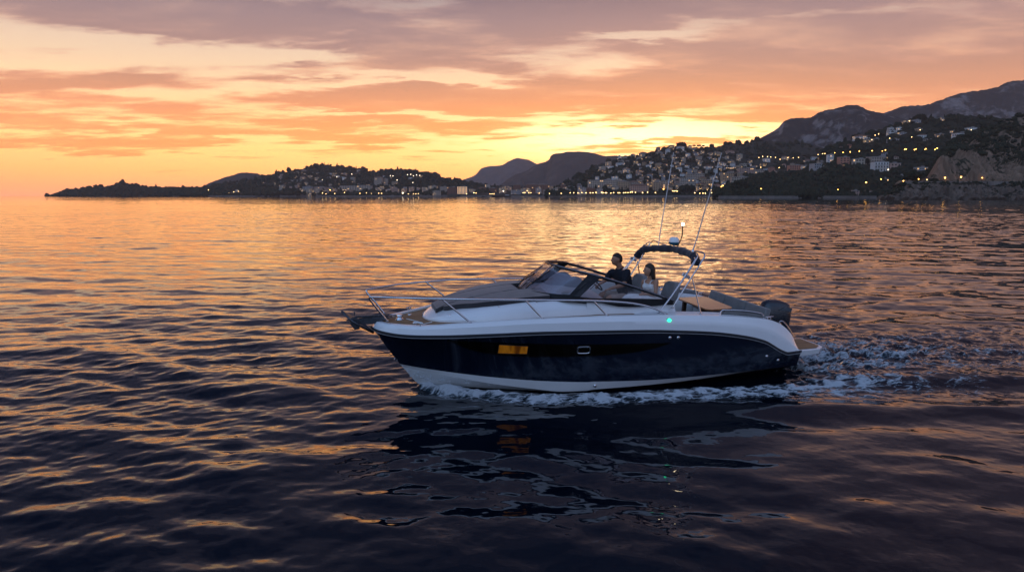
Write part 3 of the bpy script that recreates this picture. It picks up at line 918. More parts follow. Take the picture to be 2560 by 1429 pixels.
    # ---- helm seats
    for (us_, vs_, zs_) in ((2.62, -.47, 1.25), (2.38, .44, 1.24)):
        st = empty('helm_seat', (us_, vs_, 0)); st.parent = root
        m = MB()   # shell backrest with winged sides, leaning aft
        rows = []
        for zz in np.linspace(0, 1, 12):
            z = zs_ + .02 + zz * .49; wv = .245 - .04 * max(0, zz - .55)**1.2 * 4 * .45; au = -.14 - .16 * zz
            if zz > .9: wv *= math.cos((zz - .9) / .1 * .85)
            front = [Vector((au + .075 + .05 * (q * q) , wv * q, z)) for q in np.linspace(-1, 1, 9)]
            back = [Vector((au - .045 + .06 * (q * q), wv * q, z)) for q in np.linspace(1, -1, 9)]
            rows.append(front + back)
        m.grid(rows, close_u=True); m.add(rows[-1], [tuple(range(18))]); m.add(rows[0], [tuple(reversed(range(18)))])
        m.build('backrest', seatm, st, bevel=.018, seg=3, angle=60)
        m = MB(); m.box((.08, 0, zs_), (.48, .50, .13)); m.build('seat_cushion', seatm, st, bevel=.045, seg=4)
        m = MB(); m.lathe([(.20, .79), (.20, .82), (.06, .84), (.06, zs_ - .1), (.16, zs_ - .07)], (.04, 0, 0), 20); m.build('pedestal', chrome, st)
        for q in (-1, 1):
            m = MB(); m.tube([(-.16, .26 * q, zs_ + .16), (.0, .275 * q, zs_ + .20), (.16, .275 * q, zs_ + .20)], .022, 8); m.build('armrest', seatm, st)

    # ---- bow rails
    for sg in (1, -1):
        lift = .0 if sg > 0 else -.03
        pts = [(7.44, .33, 1.215), (7.60, .37, 1.43), (7.72, .41, 1.60), (7.74, .43, 1.655), (7.67, .49, 1.675), (7.2, .76, 1.69), (6.6, .97, 1.695), (5.9, 1.15, 1.69), (4.95, 1.245, 1.665), (4.06, 1.285, 1.628), (3.45, 1.295, 1.573), (3.08, 1.295, 1.50), (2.86, 1.295, 1.42), (2.70, 1.295, 1.335)]
        pts = [(a, b * sg, c + (lift if c > 1.55 else 0)) for a, b, c in pts]
        rl = MB().tube(smooth_path(pts, 8), .0175, 10).build('bow_rail', chrome, root)
        for (tu, tv, tz, fu, fv) in ((6.60, .965, 1.69, 6.12, 1.02), (5.25, 1.222, 1.673, 4.93, 1.245), (4.06, 1.283, 1.624, 3.80, 1.292)):
            fz = float(gun.z(fu)) + .0
            m = MB(); m.tube([(tu, tv * sg, tz + lift), (fu, min(fv, inner.beam(fu) + .03) * sg, fz)], .0145, 8)
            m.lathe([(.030, 0), (.030, .008), (.016, .014)], (fu, min(fv, inner.beam(fu) + .03) * sg, fz - .002), 12)
            m.build('stanchion', chrome, rl)
        for ft in ((7.44, .33 * sg, 1.215), (2.70, 1.295 * sg, 1.335)):
            MB().lathe([(.030, 0), (.030, .008), (.016, .016)], ft, 12).build('rail_foot', chrome, rl)

    # ---- bow roller and anchor
    m = MB()
    for q in (-.055, .055):
        m.prism([(7.35, q - .006, 1.225), (7.75, q - .006, 1.225), (7.93, q - .006, 1.20), (7.98, q - .006, 1.155), (7.91, q - .006, 1.125), (7.66, q - .006, 1.12), (7.45, q - .006, 1.18)], (0, .012, 0))
    m.box((7.5, 0, 1.222), (.35, .11, .012))
    rol = m.build('bow_roller', dgrey, root, bevel=.003)
    m = MB(); m.lathe([(.0, -.05), (.035, -.05), (.022, 0), (.035, .05), (0, .05)], (7.92, 0, 1.175), 14, axis=(0, 1, 0)); m.build('roller_wheel', rubber, rol)
    an = empty('anchor'); an.parent = root
    m = MB(); m.prism([(7.40, -.011, 1.262), (7.95, -.011, 1.262), (8.04, -.011, 1.225), (8.07, -.011, 1.14), (8.04, -.011, 1.09), (8.01, -.011, 1.175), (7.93, -.011, 1.225), (7.40, -.011, 1.232)], (0, .022, 0))
    m.build('anchor_shank', dgrey, an, bevel=.004)
    m = MB()   # plough fluke hanging under the roller: a curved palm sweeping up and forward, the point aft
    rows = []
    for a in np.linspace(0, 1, 14):
        u = 8.10 - .44 * a; z = 1.18 - .02 * a - .22 * a**1.15 + (.06 * (1 - a)**3)
        w = (.035 + .20 * math.sin(min(1, a * 1.9 + .05) * math.pi / 2)) * (1 - max(0, (a - .42) / .58)**1.5)
        rows.append([Vector((u + .10 * q * q * (1 - a), w * q, z + .11 * q * q * (1 - a * .6))) for q in np.linspace(-1, 1, 9)])
    m.grid(rows); m.build('anchor_fluke', dgrey, an, solid=.028, angle=60)
    m = MB(); m.prism([(8.02, -.03, 1.22), (8.06, -.03, 1.13), (7.98, -.03, 1.02), (7.89, -.03, 1.03), (7.93, -.03, 1.14), (7.90, -.03, 1.21)], (0, .06, 0)); m.build('anchor_crown', dgrey, an, bevel=.008)
    m = MB(); m.tube([(8.05, -.075, 1.20), (8.11, 0, 1.19), (8.05, .075, 1.20)], .010, 6); m.build('anchor_bar', dgrey, an); m = MB(); m.tube([(7.98, 0, 1.26), (7.98, 0, 1.315)], .008, 6); m.ball((7.98, 0, 1.32), .016); m.build('anchor_pin', dgrey, an)
    m = MB(); m.lathe([(0, .10), (.05, .10), (.06, .07), (.04, .05), (.06, .02), (.075, 0)], (7.20, 0, deckz(7.2) + .015), 18); m.build('windlass', chrome, root)
    ln = MB(); ln.tube([(7.14, 0, deckz(7.2) + .07), (7.3, 0, 1.245), (7.45, 0, 1.25)], .009, 6); ln.build('anchor_chain', dgrey, an)

    # ---- cleats, filler caps, deck hatches
    def cleat(u, v, z, ang=0, L=.20):
        m = MB(); d = Vector((math.cos(ang), math.sin(ang), 0))
        m.tube([Vector((u, v, z + .050)) + d * L * q for q in (-.5, -.35, -.1, .1, .35, .5)], [.006, .010, .012, .012, .010, .006], 8)
        for q in (-.17, .17): m.tube([Vector((u, v, z)) + d * L * q, Vector((u, v, z + .05)) + d * L * q], .011, 8)
        return m.build('cleat', chrome, root)
    for sg in (1, -1):
        cleat(6.95, .68 * sg, float(gun.z(6.95)) + .004, -.75 * sg)
        cleat(.62, 1.27 * sg, 1.150, 0.2)
        m = MB(); m.tube(smooth_path([(.36, 1.27 * sg, 1.03), (.40, 1.27 * sg, 1.10), (.30, 1.265 * sg, 1.085), (.12, 1.25 * sg, .885), (.08, 1.25 * sg, .80)], 6), .010, 8); m.build('grab_rail', chrome, root)
        m = MB(); m.lathe([(0, .012), (.035, .012), (.042, 0)], (6.98, .36 * sg, deckz(6.98) + .012), 16); m.build('filler_cap', chrome, root)
    for (a, b) in (((7.08, .02), (6.86, .46)), ((6.70, .52), (6.92, .60))):
        A_, B_ = Vector((a[0], a[1], deckz(a[0]) + .024)), Vector((b[0], b[1], deckz(b[0]) + .022))
        m = MB(); m.tube([A_, B_], .008, 6); m.build('locker_hinge', mat('white_plastic', (.7, .7, .7), .4), root)

    # ---- hull glazing
    dglass = mat('dark_glazing', (.004, .0025, .001), .10, spec=.3)
    tz = pchip([2.66, 4.0, 5.4, 6.50], [.852, .875, .93, .975]); bz = pchip([2.66, 2.95, 3.5, 4.2, 5.0, 5.5, 5.95, 6.3, 6.50], [.835, .755, .685, .655, .655, .675, .745, .87, .965])
    m = MB(); rows = []
    for u in np.linspace(2.66, 6.50, 70):
        a, b = float(bz(u)), float(tz(u)); rows.append([side(u, a + (b - a) * q, .004) for q in np.linspace(0, 1, 7)])
    m.grid(rows)
    hw = m.build('hull_window', dglass, root)
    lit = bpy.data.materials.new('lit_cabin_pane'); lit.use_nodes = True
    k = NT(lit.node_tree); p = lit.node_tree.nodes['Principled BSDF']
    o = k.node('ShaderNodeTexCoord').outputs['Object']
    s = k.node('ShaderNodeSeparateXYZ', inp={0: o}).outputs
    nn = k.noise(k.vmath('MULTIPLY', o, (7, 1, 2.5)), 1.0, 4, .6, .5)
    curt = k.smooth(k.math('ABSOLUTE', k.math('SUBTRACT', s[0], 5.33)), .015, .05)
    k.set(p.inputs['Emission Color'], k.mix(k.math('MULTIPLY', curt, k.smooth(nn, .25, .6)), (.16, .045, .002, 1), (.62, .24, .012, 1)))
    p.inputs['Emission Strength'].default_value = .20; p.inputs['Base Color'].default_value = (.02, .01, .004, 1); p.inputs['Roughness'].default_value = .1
    m = MB(); rows = []
    for u in np.linspace(5.17, 5.645, 12):
        rows.append([side(u, a, .009) for a in np.linspace(.722 + (u - 5.17) * .02, .868 + (u - 5.17) * .07, 5)])
    m.grid(rows); pane_ = m.build('lit_pane', lit, hw); pane_['label'] = 'cabin pane glowing orange'
    fr = [(5.165, .718), (5.65, .727), (5.65, .906), (5.165, .872)]
    m = MB(); P = []
    for i in range(4):
        a, b = fr[i], fr[(i + 1) % 4]
        for q in np.linspace(0, 1, 6)[:-1]: P.append(side(a[0] + (b[0] - a[0]) * q, a[1] + (b[1] - a[1]) * q, .009))
    m.tube(P, .006, 6, closed=True); m.build('pane_frame', black, hw)
    m = MB(); P = []
    for a in np.linspace(0, 2 * math.pi, 33)[:-1]:
        c, s_ = math.cos(a), math.sin(a)
        P.append(side(4.21 + .108 * math.copysign(abs(c)**.42, c), .783 + .062 * math.copysign(abs(s_)**.42, s_), .010))
    m.tube(P, .0105, 8, closed=True); m.build('portlight_frame', chrome, hw)
    for u, z in ((2.66, .945), (2.50, .94), (.66, .48), (.40, .385), (3.93, .085)):
        q = side(u, z, .0) if z > .2 else Vector((u, stripe.beam(u) - .02, z))
        m = MB(); m.lathe([(0, .014), (.014, .013), (.022, .008), (.030, 0)], q, 14, axis=(0, 1, 0)); m.build('skin_fitting', chrome, root)
    m = MB(); c = Vector((7.255, 0, .44)); m.tube([c + Vector((.03 * math.cos(a) + .02, 0, .03 * math.sin(a))) for a in np.linspace(0, 2 * math.pi, 15)[:-1]], .008, 6, closed=True); m.build('bow_eye', chrome, root)
    # side light
    m = MB(); m.ball((2.69, 1.398, 1.255), (.040, .024, .032)); m.build('navigation_light', mat('green_lamp', (.1, .6, .35), .2, emit=(.02, 1.0, .40), es=2.2), root)
    m = MB(); m.box((2.69, 1.386, 1.255), (.085, .02, .060)); m.build('lamp_bracket', mat('green_housing', (.02, .20, .12), .3), root, bevel=.008)

    # ---- folded bimini and its frame
    cz = [(1592, 642, -1.10), (1603, 627, -.98), (1622, 622, -.78), (1660, 621, -.35), (1690, 624, .05), (1715, 631, .48), (1733, 639, .82), (1740, 648, .98), (1738, 660, 1.05)]
    path = smooth_path([B(*q) for q in cz], 6)
    n = len(path); rs = [.066 + .012 * math.sin(i * 1.9) * .5 + .006 * math.sin(i * .7 + 1) for i in range(n)]
    rs[0] = .04; rs[-1] = .035
    m = MB(); m.tube(path, rs, 14, flat=(1.0, 1.15)); m.build('bimini_canopy', canv, root)
    fr = empty('bimini_frame'); fr.parent = root
    top = B(1733, 640, .95)
    for sg in (1, -1):
        s3 = lambda q: Vector((q[0], q[1] * sg, q[2]))
        m = MB(); m.tube(smooth_path([s3((2.80, 1.20, 1.345)), s3((2.50, 1.185, 1.72)), s3((2.12, 1.10, 2.21)), s3((2.06, 1.04, 2.29))], 6), .0135, 8); m.build('frame_leg', chrome, fr)
        m = MB(); m.tube(smooth_path([s3((2.72, 1.17, 1.43)), s3((2.44, 1.155, 1.76)), s3((2.06, 1.08, 2.26)), s3((2.0, .98, 2.35))], 6), .012, 8); m.build('frame_leg', chrome, fr)
        m = MB(); m.tube([s3((2.00, 1.24, 1.31)), s3((2.16, 1.17, 1.93))], .0125, 8); m.lathe([(.03, 0), (.03, .008), (.015, .014)], s3((2.0, 1.24, 1.30)), 12); m.build('frame_brace', chrome, fr)
        m = MB(); m.box(s3((2.27, 1.135, 1.98)), (.16, .015, .06), Matrix.Rotation(R(-25), 3, 'Y')); m.build('frame_clamp', chrome, fr, bevel=.01)
        for uu in (2.80, 2.49):
            m = MB(); m.lathe([(.032, 0), (.032, .01), (.016, .016)], (uu, 1.2 * sg if uu > 2.6 else 1.1 * sg, 1.335 if uu > 2.6 else 1.40), 12); m.build('frame_foot', chrome, fr)
    hoop = [(2.49, 1.10, 1.41), (2.24, 1.105, 1.80), (1.96, 1.115, 2.24), (1.905, 1.095, 2.33), (1.90, .98, 2.375), (1.91, .6, 2.355)]
    hp = hoop + [(1.93, 0, 2.335)] + [(a, -b, c) for a, b, c in reversed(hoop)]
    MB().tube(smooth_path(hp, 8), .0145, 8).build('frame_hoop', chrome, fr)

    # ---- aerials, radar dome, all-round light
    for (b0, b1, t1) in ((B(1732, 626, .93), B(1741, 600, .95), B(1804, 382, 1.13)), (B(1646, 617, -.72), B(1649, 590, -.73), B(1684, 381, -.92))):
        aerial = MB().tube([b1, b1.lerp(t1, .5), t1], [.011, .009, .0062], 8).build('aerial', mat('white_fibreglass', (.55, .53, .53), .4), root)
        m = MB(); m.tube([b0, b0.lerp(b1, .45), b1], [.015, .011, .009], 8); m.ball(b0.lerp(b1, .95), .013); m.lathe([(.032, -.02), (.032, 0), (.016, .02)], b0, 12); m.build('aerial_base', chrome, aerial)
    rc = B(1685, 603, 0)
    m = MB(); m.lathe([(0, .085), (.06, .079), (.086, .056), (.100, .018), (.102, -.012)], rc, 24); dome = m.build('radar_dome', gel, root, angle=60)
    m = MB(); m.lathe([(.1025, -.0115), (.100, -.040), (.078, -.066), (.03, -.074), (0, -.074)], rc, 24); m.build('dome_base', mat('teal_plastic', (.010, .11, .17), .35), dome, angle=60)
    m = MB(); m.tube([rc + Vector((0, 0, -.055)), rc + Vector((0, 0, -.13))], .017, 8); m.build('dome_stalk', chrome, dome)
    lp = [B(1693, 618, .05), B(1700, 603, .03), B(1705, 590, .02), B(1706, 577, .0), B(1707, 565, 0)]
    m = MB(); m.tube(smooth_path(lp, 5), .010, 8); m.lathe([(.012, -.006), (.026, 0), (.026, .010)], lp[-1], 14); ml = m.build('mast_light', black, root)
    m = MB(); m.lathe([(.022, .010), (.023, .045), (.016, .062), (0, .066)], lp[-1], 16); m.build('lamp', mat('white_lamp', (.8, .7, .5), .2, emit=(1, .80, .50), es=14), ml)

    # ---- aft cockpit: bench, table
    bn = empty('aft_bench'); bn.parent = root
    for (v0, v1) in ((-1.02, -.42), (-.41, .33), (.34, 1.02)):
        m = MB(); vc, w = (v0 + v1) / 2, v1 - v0 - .006
        rot = Matrix.Rotation(R(-14), 3, 'Y')
        m.box((.50, vc, 1.150), (.12, w, .29), rot); m.build('backrest_cushion', seatm, bn, bevel=.028, seg=4)
    m = MB(); m.box((.76, 0, 1.03), (.46, 1.9, .12)); m.build('seat_cushion', seatm, bn, bevel=.04, seg=4)
    m = MB(); m.box((.74, 0, .88), (.42, 1.9, .18)); m.box((.43, 0, .92), (.10, 2.1, .30)); m.build('bench_base', gel, bn, bevel=.02)
    tb = empty('cockpit_table'); tb.parent = root
    m = MB(); m.prism([(1.00, .60, 1.215), (1.44, .64, 1.215), (1.53, .56, 1.215), (1.53, -.54, 1.215), (1.46, -.62, 1.215), (.88, -.62, 1.215), (.86, -.5, 1.215), (.92, .5, 1.215)], (0, 0, .028)); m.build('tabletop', mat('varnished_wood', (.34, .135, .045), .32, coat=.5, noise=.25, nscale=9), tb, bevel=.008)
    for v in (-.40, .36):
        m = MB(); m.prism([(1.40, v - .03, 1.214), (1.48, v - .03, 1.214), (1.50, v - .03, .80), (1.44, v - .03, .80)], (0, .06, 0)); m.prism([(1.0, v - .03, 1.214), (1.08, v - .03, 1.214), (1.04, v - .03, .80), (.98, v - .03, .80)], (0, .06, 0)); m.box((1.24, v, 1.19), (.40, .05, .04))
        m.build('table_leg', mat('dark_wood', (.06, .028, .014), .5), tb, bevel=.006)
    for sg in (1, -1):
        MB().tube(smooth_path([(1.62, 1.235 * sg, 1.265), (1.585, 1.225 * sg, 1.335), (1.50, 1.22 * sg, 1.352), (1.1, 1.215 * sg, 1.318), (.78, 1.21 * sg, 1.258), (.70, 1.21 * sg, 1.205)], 8), .0125, 8).build('stern_rail', chrome, root)
        m = MB(); m.grid([[Vector((u, 1.20 * sg, float(inner.z(u)))), Vector((u, 1.19 * sg, 1.32 - (1.55 - u) ** 2 * .09))] for u in np.linspace(.72, 1.56, 12)]); m.build('rail_pad', seatm, root, solid=.02)

    # ---- stern: outboard motor and swim platform
    ob = empty('outboard_motor'); ob.parent = root
    m = MB(); rows = []
    prof = [(0.0, .56, .15), (.02, .60, .19), (.10, .64, .215), (.28, .66, .22), (.40, .655, .215), (.48, .63, .20), (.54, .57, .175), (.585, .47, .135), (.61, .33, .09), (.62, .16, .03)]
    for dz, L, w in prof:
        z = .635 + dz; row = []
        for a in np.linspace(0, 2 * math.pi, 29)[:-1]:
            c, s_ = math.cos(a), math.sin(a)
            uu = -.34 + (.02 if dz > .55 else 0) - .06 * dz + L / 2 * math.copysign(abs(c)**.62, c)
            zz = z - (.10 * max(0, -c) * max(0, dz - .3))
            row.append(Vector((uu, w * math.copysign(abs(s_)**.7, s_), zz)))
        rows.append(row)
    m.grid(rows, close_u=True); m.add(rows[-1], [tuple(range(28))]); m.add(rows[0], [tuple(reversed(range(28)))])
    m.build('cowling', mat('engine_black', (.008, .012, .020), .25, coat=.5), ob, angle=50)
    m = MB(); m.tube([(-.34, 0, .66), (-.38, 0, .1), (-.42, 0, -.45)], [.13, .10, .07], 12, flat=(1.3, .7)); m.build('drive_leg', black, ob)
    for sg in (1, -1):
        m = MB(); m.prism([(-.30, .2225 * sg, 1.08), (-.60, .212 * sg, 1.02), (-.62, .208 * sg, 1.10), (-.48, .210 * sg, 1.13)], (0, .006 * sg, 0))
        m.build('cowl_vent', mat('engine_grey', (.06, .075, .09), .35), ob)
    sp = empty('swim_platform'); sp.parent = root
    pl = [(-.03, 1.20), (-.62, 1.14), (-.80, .98), (-.80, .32), (-.03, .30)]
    for sg in (1, -1):
        m = MB(); out = [Vector((a, b * sg, .50)) for a, b in pl]
        lowp = [Vector((a, b * sg * (.98 if b > .5 else 1), .37 + .08 * max(0, (-a - .3)))) for a, b in pl]
        m.grid([out, lowp], close_u=True)
        m.add(out, [tuple(range(5))]); m.add(lowp, [tuple(reversed(range(5)))])
        m.build('platform_moulding', gel, sp, bevel=.012, smooth=False)
    for sg in (1, -1):
        m = MB(); q = [(-.06, 1.13), (-.58, 1.08), (-.74, .94), (-.74, .38), (-.06, .36)]
        m.prism([Vector((a, b * sg, .503)) for a, b in q], (0, 0, .006))
        m.build('platform_teak', teak, sp)
    m = MB(); m.grid([[Vector((.02, v, .50)), Vector((.16, v, .72)), Vector((.36, v, 1.06))] for v in np.linspace(-1.24, 1.24, 9)]); m.build('transom_panel', gel, root)
    return root


BOAT = build_boat()
# ------------------------------------------------------------------ the coast: headlands, mountains, hills, cliff
def vnoise(x, y, seed=0):
    xi, yi = np.floor(x).astype(np.int64), np.floor(y).astype(np.int64)
    fx, fy = x - xi, y - yi
    fx, fy = fx * fx * (3 - 2 * fx), fy * fy * (3 - 2 * fy)

    def hsh(a, b):
        h = (a * 374761393 + b * 668265263 + seed * 1442695041) & 0xffffffff
        h = ((h ^ (h >> 13)) * 1274126177) & 0xffffffff
        return ((h ^ (h >> 16)) & 0xffff) / 65535.0
    return (hsh(xi, yi) * (1 - fx) + hsh(xi + 1, yi) * fx) * (1 - fy) + (hsh(xi, yi + 1) * (1 - fx) + hsh(xi + 1, yi + 1) * fx) * fy


def fbm(x, y, oct=5, seed=0, gain=.5):
    s, a, t = 0, 1, 0
    for i in range(oct):
        s = s + a * vnoise(x * 2**i + 17.3 * i, y * 2**i - 9.1 * i, seed + i); t += a; a *= gain
    return s / t - .5


LAND = {}


def terrain(name, label, contours, x0, x1, step, mat_, disp=8.0, dscale=60.0, edge=2.0, edge_scale=6.0, sub=10, seed=1, ridged=0.0, stretch=1.0, back=True):
    """contours: list from the water up of (Y distance, [(px,py)...] or a height in metres)"""
    xs = np.arange(x0, x1 + step, step, dtype=float)
    pts = []
    top = contours[-1][1]
    tf = pchip([q[0] for q in top], [q[1] for q in top])
    for Y, c in contours:
        if isinstance(c, (int, float)):
            py = np.full_like(xs, HOR); zz = np.full_like(xs, float(c)); flat = True
        else:
            py = pchip([q[0] for q in c], [q[1] for q in c])(xs); flat = False
        Yv = np.full_like(xs, float(Y)) if not callable(Y) else Y(xs)
        ty = -(py - CY) / F; dy = math.cos(PITCH) + ty * math.sin(PITCH); dz = -math.sin(PITCH) + ty * math.cos(PITCH)
        X = (xs - CX) / F / dy * Yv
        Z = zz if flat else CAM_H + Yv * dz / dy
        pts.append(np.stack([X, Yv, Z], 1))
    rows = []
    for a, b in zip(pts[:-1], pts[1:]):
        for i in range(sub): rows.append(a + (b - a) * (i / sub))
    rows.append(pts[-1])
    G = np.array(rows)                       # rows x cols x 3
    nr = len(G)
    k = np.linspace(0, 1, nr)[:, None]
    mask = np.clip(k * 6, 0, 1) * np.clip((1 - k) * 5, .0, 1)
    nx, ny = G[:, :, 0] / dscale, (G[:, :, 1] + G[:, :, 2] * stretch) / dscale
    n = fbm(nx, ny, 5, seed)
    if ridged:
        r = 1 - np.abs(fbm(nx * 2.1, ny * .55, 5, seed + 50)) * 4
        n = n * (1 - ridged) + ridged * (r - .5) * .8
    G[:, :, 2] += disp * n * mask
    G[:, :, 1] -= disp * 1.6 * n * mask
    fine = fbm(G[:, :, 0] / edge_scale, G[:, :, 1] / edge_scale + k * 40, 4, seed + 9, .65)
    G[:, :, 2] += edge * fine * 2 * np.clip(k * 8, 0, 1)
    rows = [list(map(Vector, r)) for r in G.tolist()]
    if back:
        d = pts[-1][:, 1].mean()
        for q, dn in ((1.04, .55), (1.10, .0)):
            rows.append([Vector((p[0] * q, p[1] * q, max(-2, p[2] * dn) if dn else -2)) for p in G[-1].tolist()])
    m = MB(); m.grid(rows)
    o = m.build(name, mat_, None, angle=70, weld=False)
    tag(o, label, None, None, 'structure')
    LAND[name] = (o, BVHTree.FromPolygons(m.v, m.f), G, nr)
    return o


def hit(layer, px, py):
    d = ray(px, py).normalized()
    h = LAND[layer][1].ray_cast(CAM, d)
    return h[0]


def land_mat(name, veg, veg2, rock, rock_amt, scale, strata=1.0):
    m = bpy.data.materials.new(name); m.use_nodes = True
    k = NT(m.node_tree); p = m.node_tree.nodes['Principled BSDF']
    geo = k.node('ShaderNodeNewGeometry'); pos = geo.outputs['Position']
    v = k.vmath('MULTIPLY', pos, (1 / scale, 1 / scale, 1 / scale))
    n1 = k.noise(v, 1.0, 6, .62, .4); n2 = k.noise(v, 5.0, 5, .65)
    vs = k.vmath('MULTIPLY', pos, (1 / scale * 2.5, 1 / scale * 2.5, .5 / scale * strata))
    n3 = k.noise(vs, 1.6, 6, .66, .3)
    vegc = k.mix(k.smooth(n2, .35, .65), veg, veg2)
    rk = k.ramp(n3, [(.25, tuple(c * .45 for c in rock[:3])), (.5, rock), (.75, tuple(min(1, c * 1.45) for c in rock[:3]))])
    nz = k.node('ShaderNodeSeparateXYZ', inp={0: geo.outputs['Normal']}).outputs[2]
    steep = k.math('SUBTRACT', 1.0, nz)
    f = k.smooth(k.math('ADD', k.math('MULTIPLY_ADD', n1, 1.5, k.math('MULTIPLY', steep, .9)), k.math('MULTIPLY_ADD', n2, .5, rock_amt - 1.75)), -.08, .12)
    k.set(p.inputs['Base Color'], k.mix(f, vegc, rk))
    p.inputs['Roughness'].default_value = .95; p.inputs['Specular IOR Level'].default_value = .1
    b = k.node('ShaderNodeBump', inp={'Strength': .8, 'Distance': scale * .06, 'Height': k.math('ADD', n3, n2)})
    k.set(p.inputs['Normal'], b)
    return m


def build_land():
    wood = land_mat('wooded_slope', (.036, .036, .026, 1), (.062, .056, .042, 1), (.18, .14, .115, 1), .12, 60)
    dwood = land_mat('dark_wooded_slope', (.016, .020, .013, 1), (.034, .036, .022, 1), (.15, .115, .09, 1), .16, 40)
    mount = land_mat('rocky_mountain', (.030, .028, .026, 1), (.050, .044, .041, 1), (.185, .158, .150, 1), .52, 110, 1.5)
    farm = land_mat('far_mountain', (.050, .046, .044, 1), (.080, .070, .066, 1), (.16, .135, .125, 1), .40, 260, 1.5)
    hazedm = land_mat('haze_paled_mountain', (.120, .105, .105, 1), (.165, .140, .138, 1), (.24, .20, .19, 1), .40, 260, 1.5)  # lighter copy of the far mountain colours: distance haze put into the tone
    cliffm = land_mat('cliff_rock', (.020, .022, .012, 1), (.040, .038, .020, 1), (.215, .140, .096, 1), .62, 16, .6)
    shore = land_mat('shore_rock', (.016, .018, .012, 1), (.034, .032, .022, 1), (.165, .120, .094, 1), .60, 14, 1.2)

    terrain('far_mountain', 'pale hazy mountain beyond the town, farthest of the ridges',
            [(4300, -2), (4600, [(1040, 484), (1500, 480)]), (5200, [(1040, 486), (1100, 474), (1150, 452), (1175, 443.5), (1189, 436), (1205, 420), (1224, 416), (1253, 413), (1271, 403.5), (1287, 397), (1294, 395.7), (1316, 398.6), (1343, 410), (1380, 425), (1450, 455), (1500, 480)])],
            1040, 1500, 3, hazedm, 60, 420, 3.0, 40, 16, 3, .4)
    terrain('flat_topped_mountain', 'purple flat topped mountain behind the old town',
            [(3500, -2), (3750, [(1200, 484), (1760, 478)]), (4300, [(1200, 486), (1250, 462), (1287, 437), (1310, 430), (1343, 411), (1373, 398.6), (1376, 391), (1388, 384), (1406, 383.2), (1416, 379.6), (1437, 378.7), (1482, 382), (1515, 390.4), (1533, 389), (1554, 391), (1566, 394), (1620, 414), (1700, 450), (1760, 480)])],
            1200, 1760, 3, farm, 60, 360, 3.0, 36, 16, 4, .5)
    terrain('grey_hill', 'grey rounded hill behind the low headland',
            [(2900, -2), (3300, [(430, 488), (470, 482), (500, 470), (520, 460), (550, 447.5), (575, 440), (612, 431), (637, 432.5), (660, 440), (700, 452), (780, 480)])],
            430, 780, 3, farm, 30, 200, 5, 16, 18, 5)
    terrain('headland', 'low dark wooded headland running out to sea',
            [(2300, -2), (2312, [(116, 490.6), (140, 489.8), (200, 489.5), (700, 489.5)]), (2450, [(116, 491), (135, 490), (157, 486), (160, 481), (185, 476), (207, 472.5), (250, 466.5), (300, 462.5), (325, 461), (350, 465), (365, 469), (392, 470.5), (425, 472.5), (450, 472.5), (490, 471), (560, 473), (700, 478)])],
            116, 700, 1.5, dwood, 5, 60, 5.0, 7, 14, 6)
    terrain('western_hill', 'broad wooded hill with villas left of the bay',
            [(2100, -2), (2106, [(430, 489.2), (1360, 489.6)]), (2180, [(430, 487), (700, 483), (1000, 480), (1200, 480), (1360, 482)]), (2500, [(430, 484), (497, 473), (530, 468), (560, 460.5), (590, 455), (620, 449.5), (657, 440), (687, 434.5), (740, 425), (784, 418), (812, 412), (839, 415), (879, 420), (936, 429.4), (943, 427.5), (974, 428), (1016, 429), (1042, 428.7), (1080, 435), (1122, 447.5), (1147, 453), (1170, 458), (1200, 464), (1260, 471), (1360, 478)])],
            430, 1360, 2, wood, 14, 120, 5.0, 9, 12, 7)
    terrain('coastal_plain', 'low built up shore of the old town',
            [(1900, -2), (1906, [(1120, 490.2), (1560, 490.6)]), (1960, [(1120, 486.5), (1560, 486)]), (2300, [(1120, 482), (1200, 477), (1300, 473), (1400, 470), (1560, 470)])],
            1120, 1560, 3, wood, 5, 80, 2.0, 9, 8, 8)
    terrain('bare_mountain', 'bare rocky mountain with a blunt summit above the villas',
            [(1750, -2), (1950, [(1790, 470), (2450, 455)]), (2300, [(1790, 420), (1889, 385), (2000, 362), (2100, 345), (2300, 345), (2450, 360)]), (2600, [(1790, 378), (1860, 360), (1889, 350), (1905, 343), (1932, 328), (1948, 318), (1960, 304), (1986, 295), (2023, 294), (2049, 281), (2101, 268), (2119, 263), (2140.5, 262.6), (2152, 265.6), (2171, 276), (2206, 282.5), (2260, 298), (2330, 320), (2450, 350)])],
            1790, 2450, 2.5, mount, 55, 230, 4.0, 16, 14, 9, .55)
    terrain('blue_mountain', 'blue shadowed mountain rising at the right with cliff bands',
            [(2500, -2), (2700, [(2100, 430), (2800, 400)]), (3200, [(2100, 310), (2160, 292), (2206, 283), (2218, 279.7), (2260, 265.6), (2307, 263), (2335, 256), (2377, 241), (2417, 230.5), (2452, 226), (2490, 219), (2508, 210.5), (2532, 203.5), (2560, 201), (2640, 190), (2800, 150)])],
            2100, 2800, 3, mount, 60, 260, 5.0, 18, 26, 10, .6)
    terrain('town_hill', 'steep town hill dotted with houses above the seafront',
            [(1420, -2), (1424, [(1370, 491.4), (2300, 492.6)]), (1470, [(1370, 486), (2300, 485)]), (1520, [(1370, 483), (1500, 474), (1600, 470), (2300, 470)]), (1900, [(1370, 480), (1395, 470), (1429, 447), (1453, 438), (1482, 416), (1511, 405.4), (1531, 400.5), (1566, 394), (1599, 392), (1628, 384), (1645, 378.6), (1664, 372), (1688, 364.5), (1703, 361.6), (1719, 364), (1727, 369), (1760, 367.4), (1795, 367), (1815, 360), (1834, 357), (1856, 359), (1889, 351), (1950, 353), (2000, 356), (2060, 372), (2120, 400), (2300, 440)])],
            1370, 2300, 2, wood, 12, 100, 4.5, 8, 12, 11)
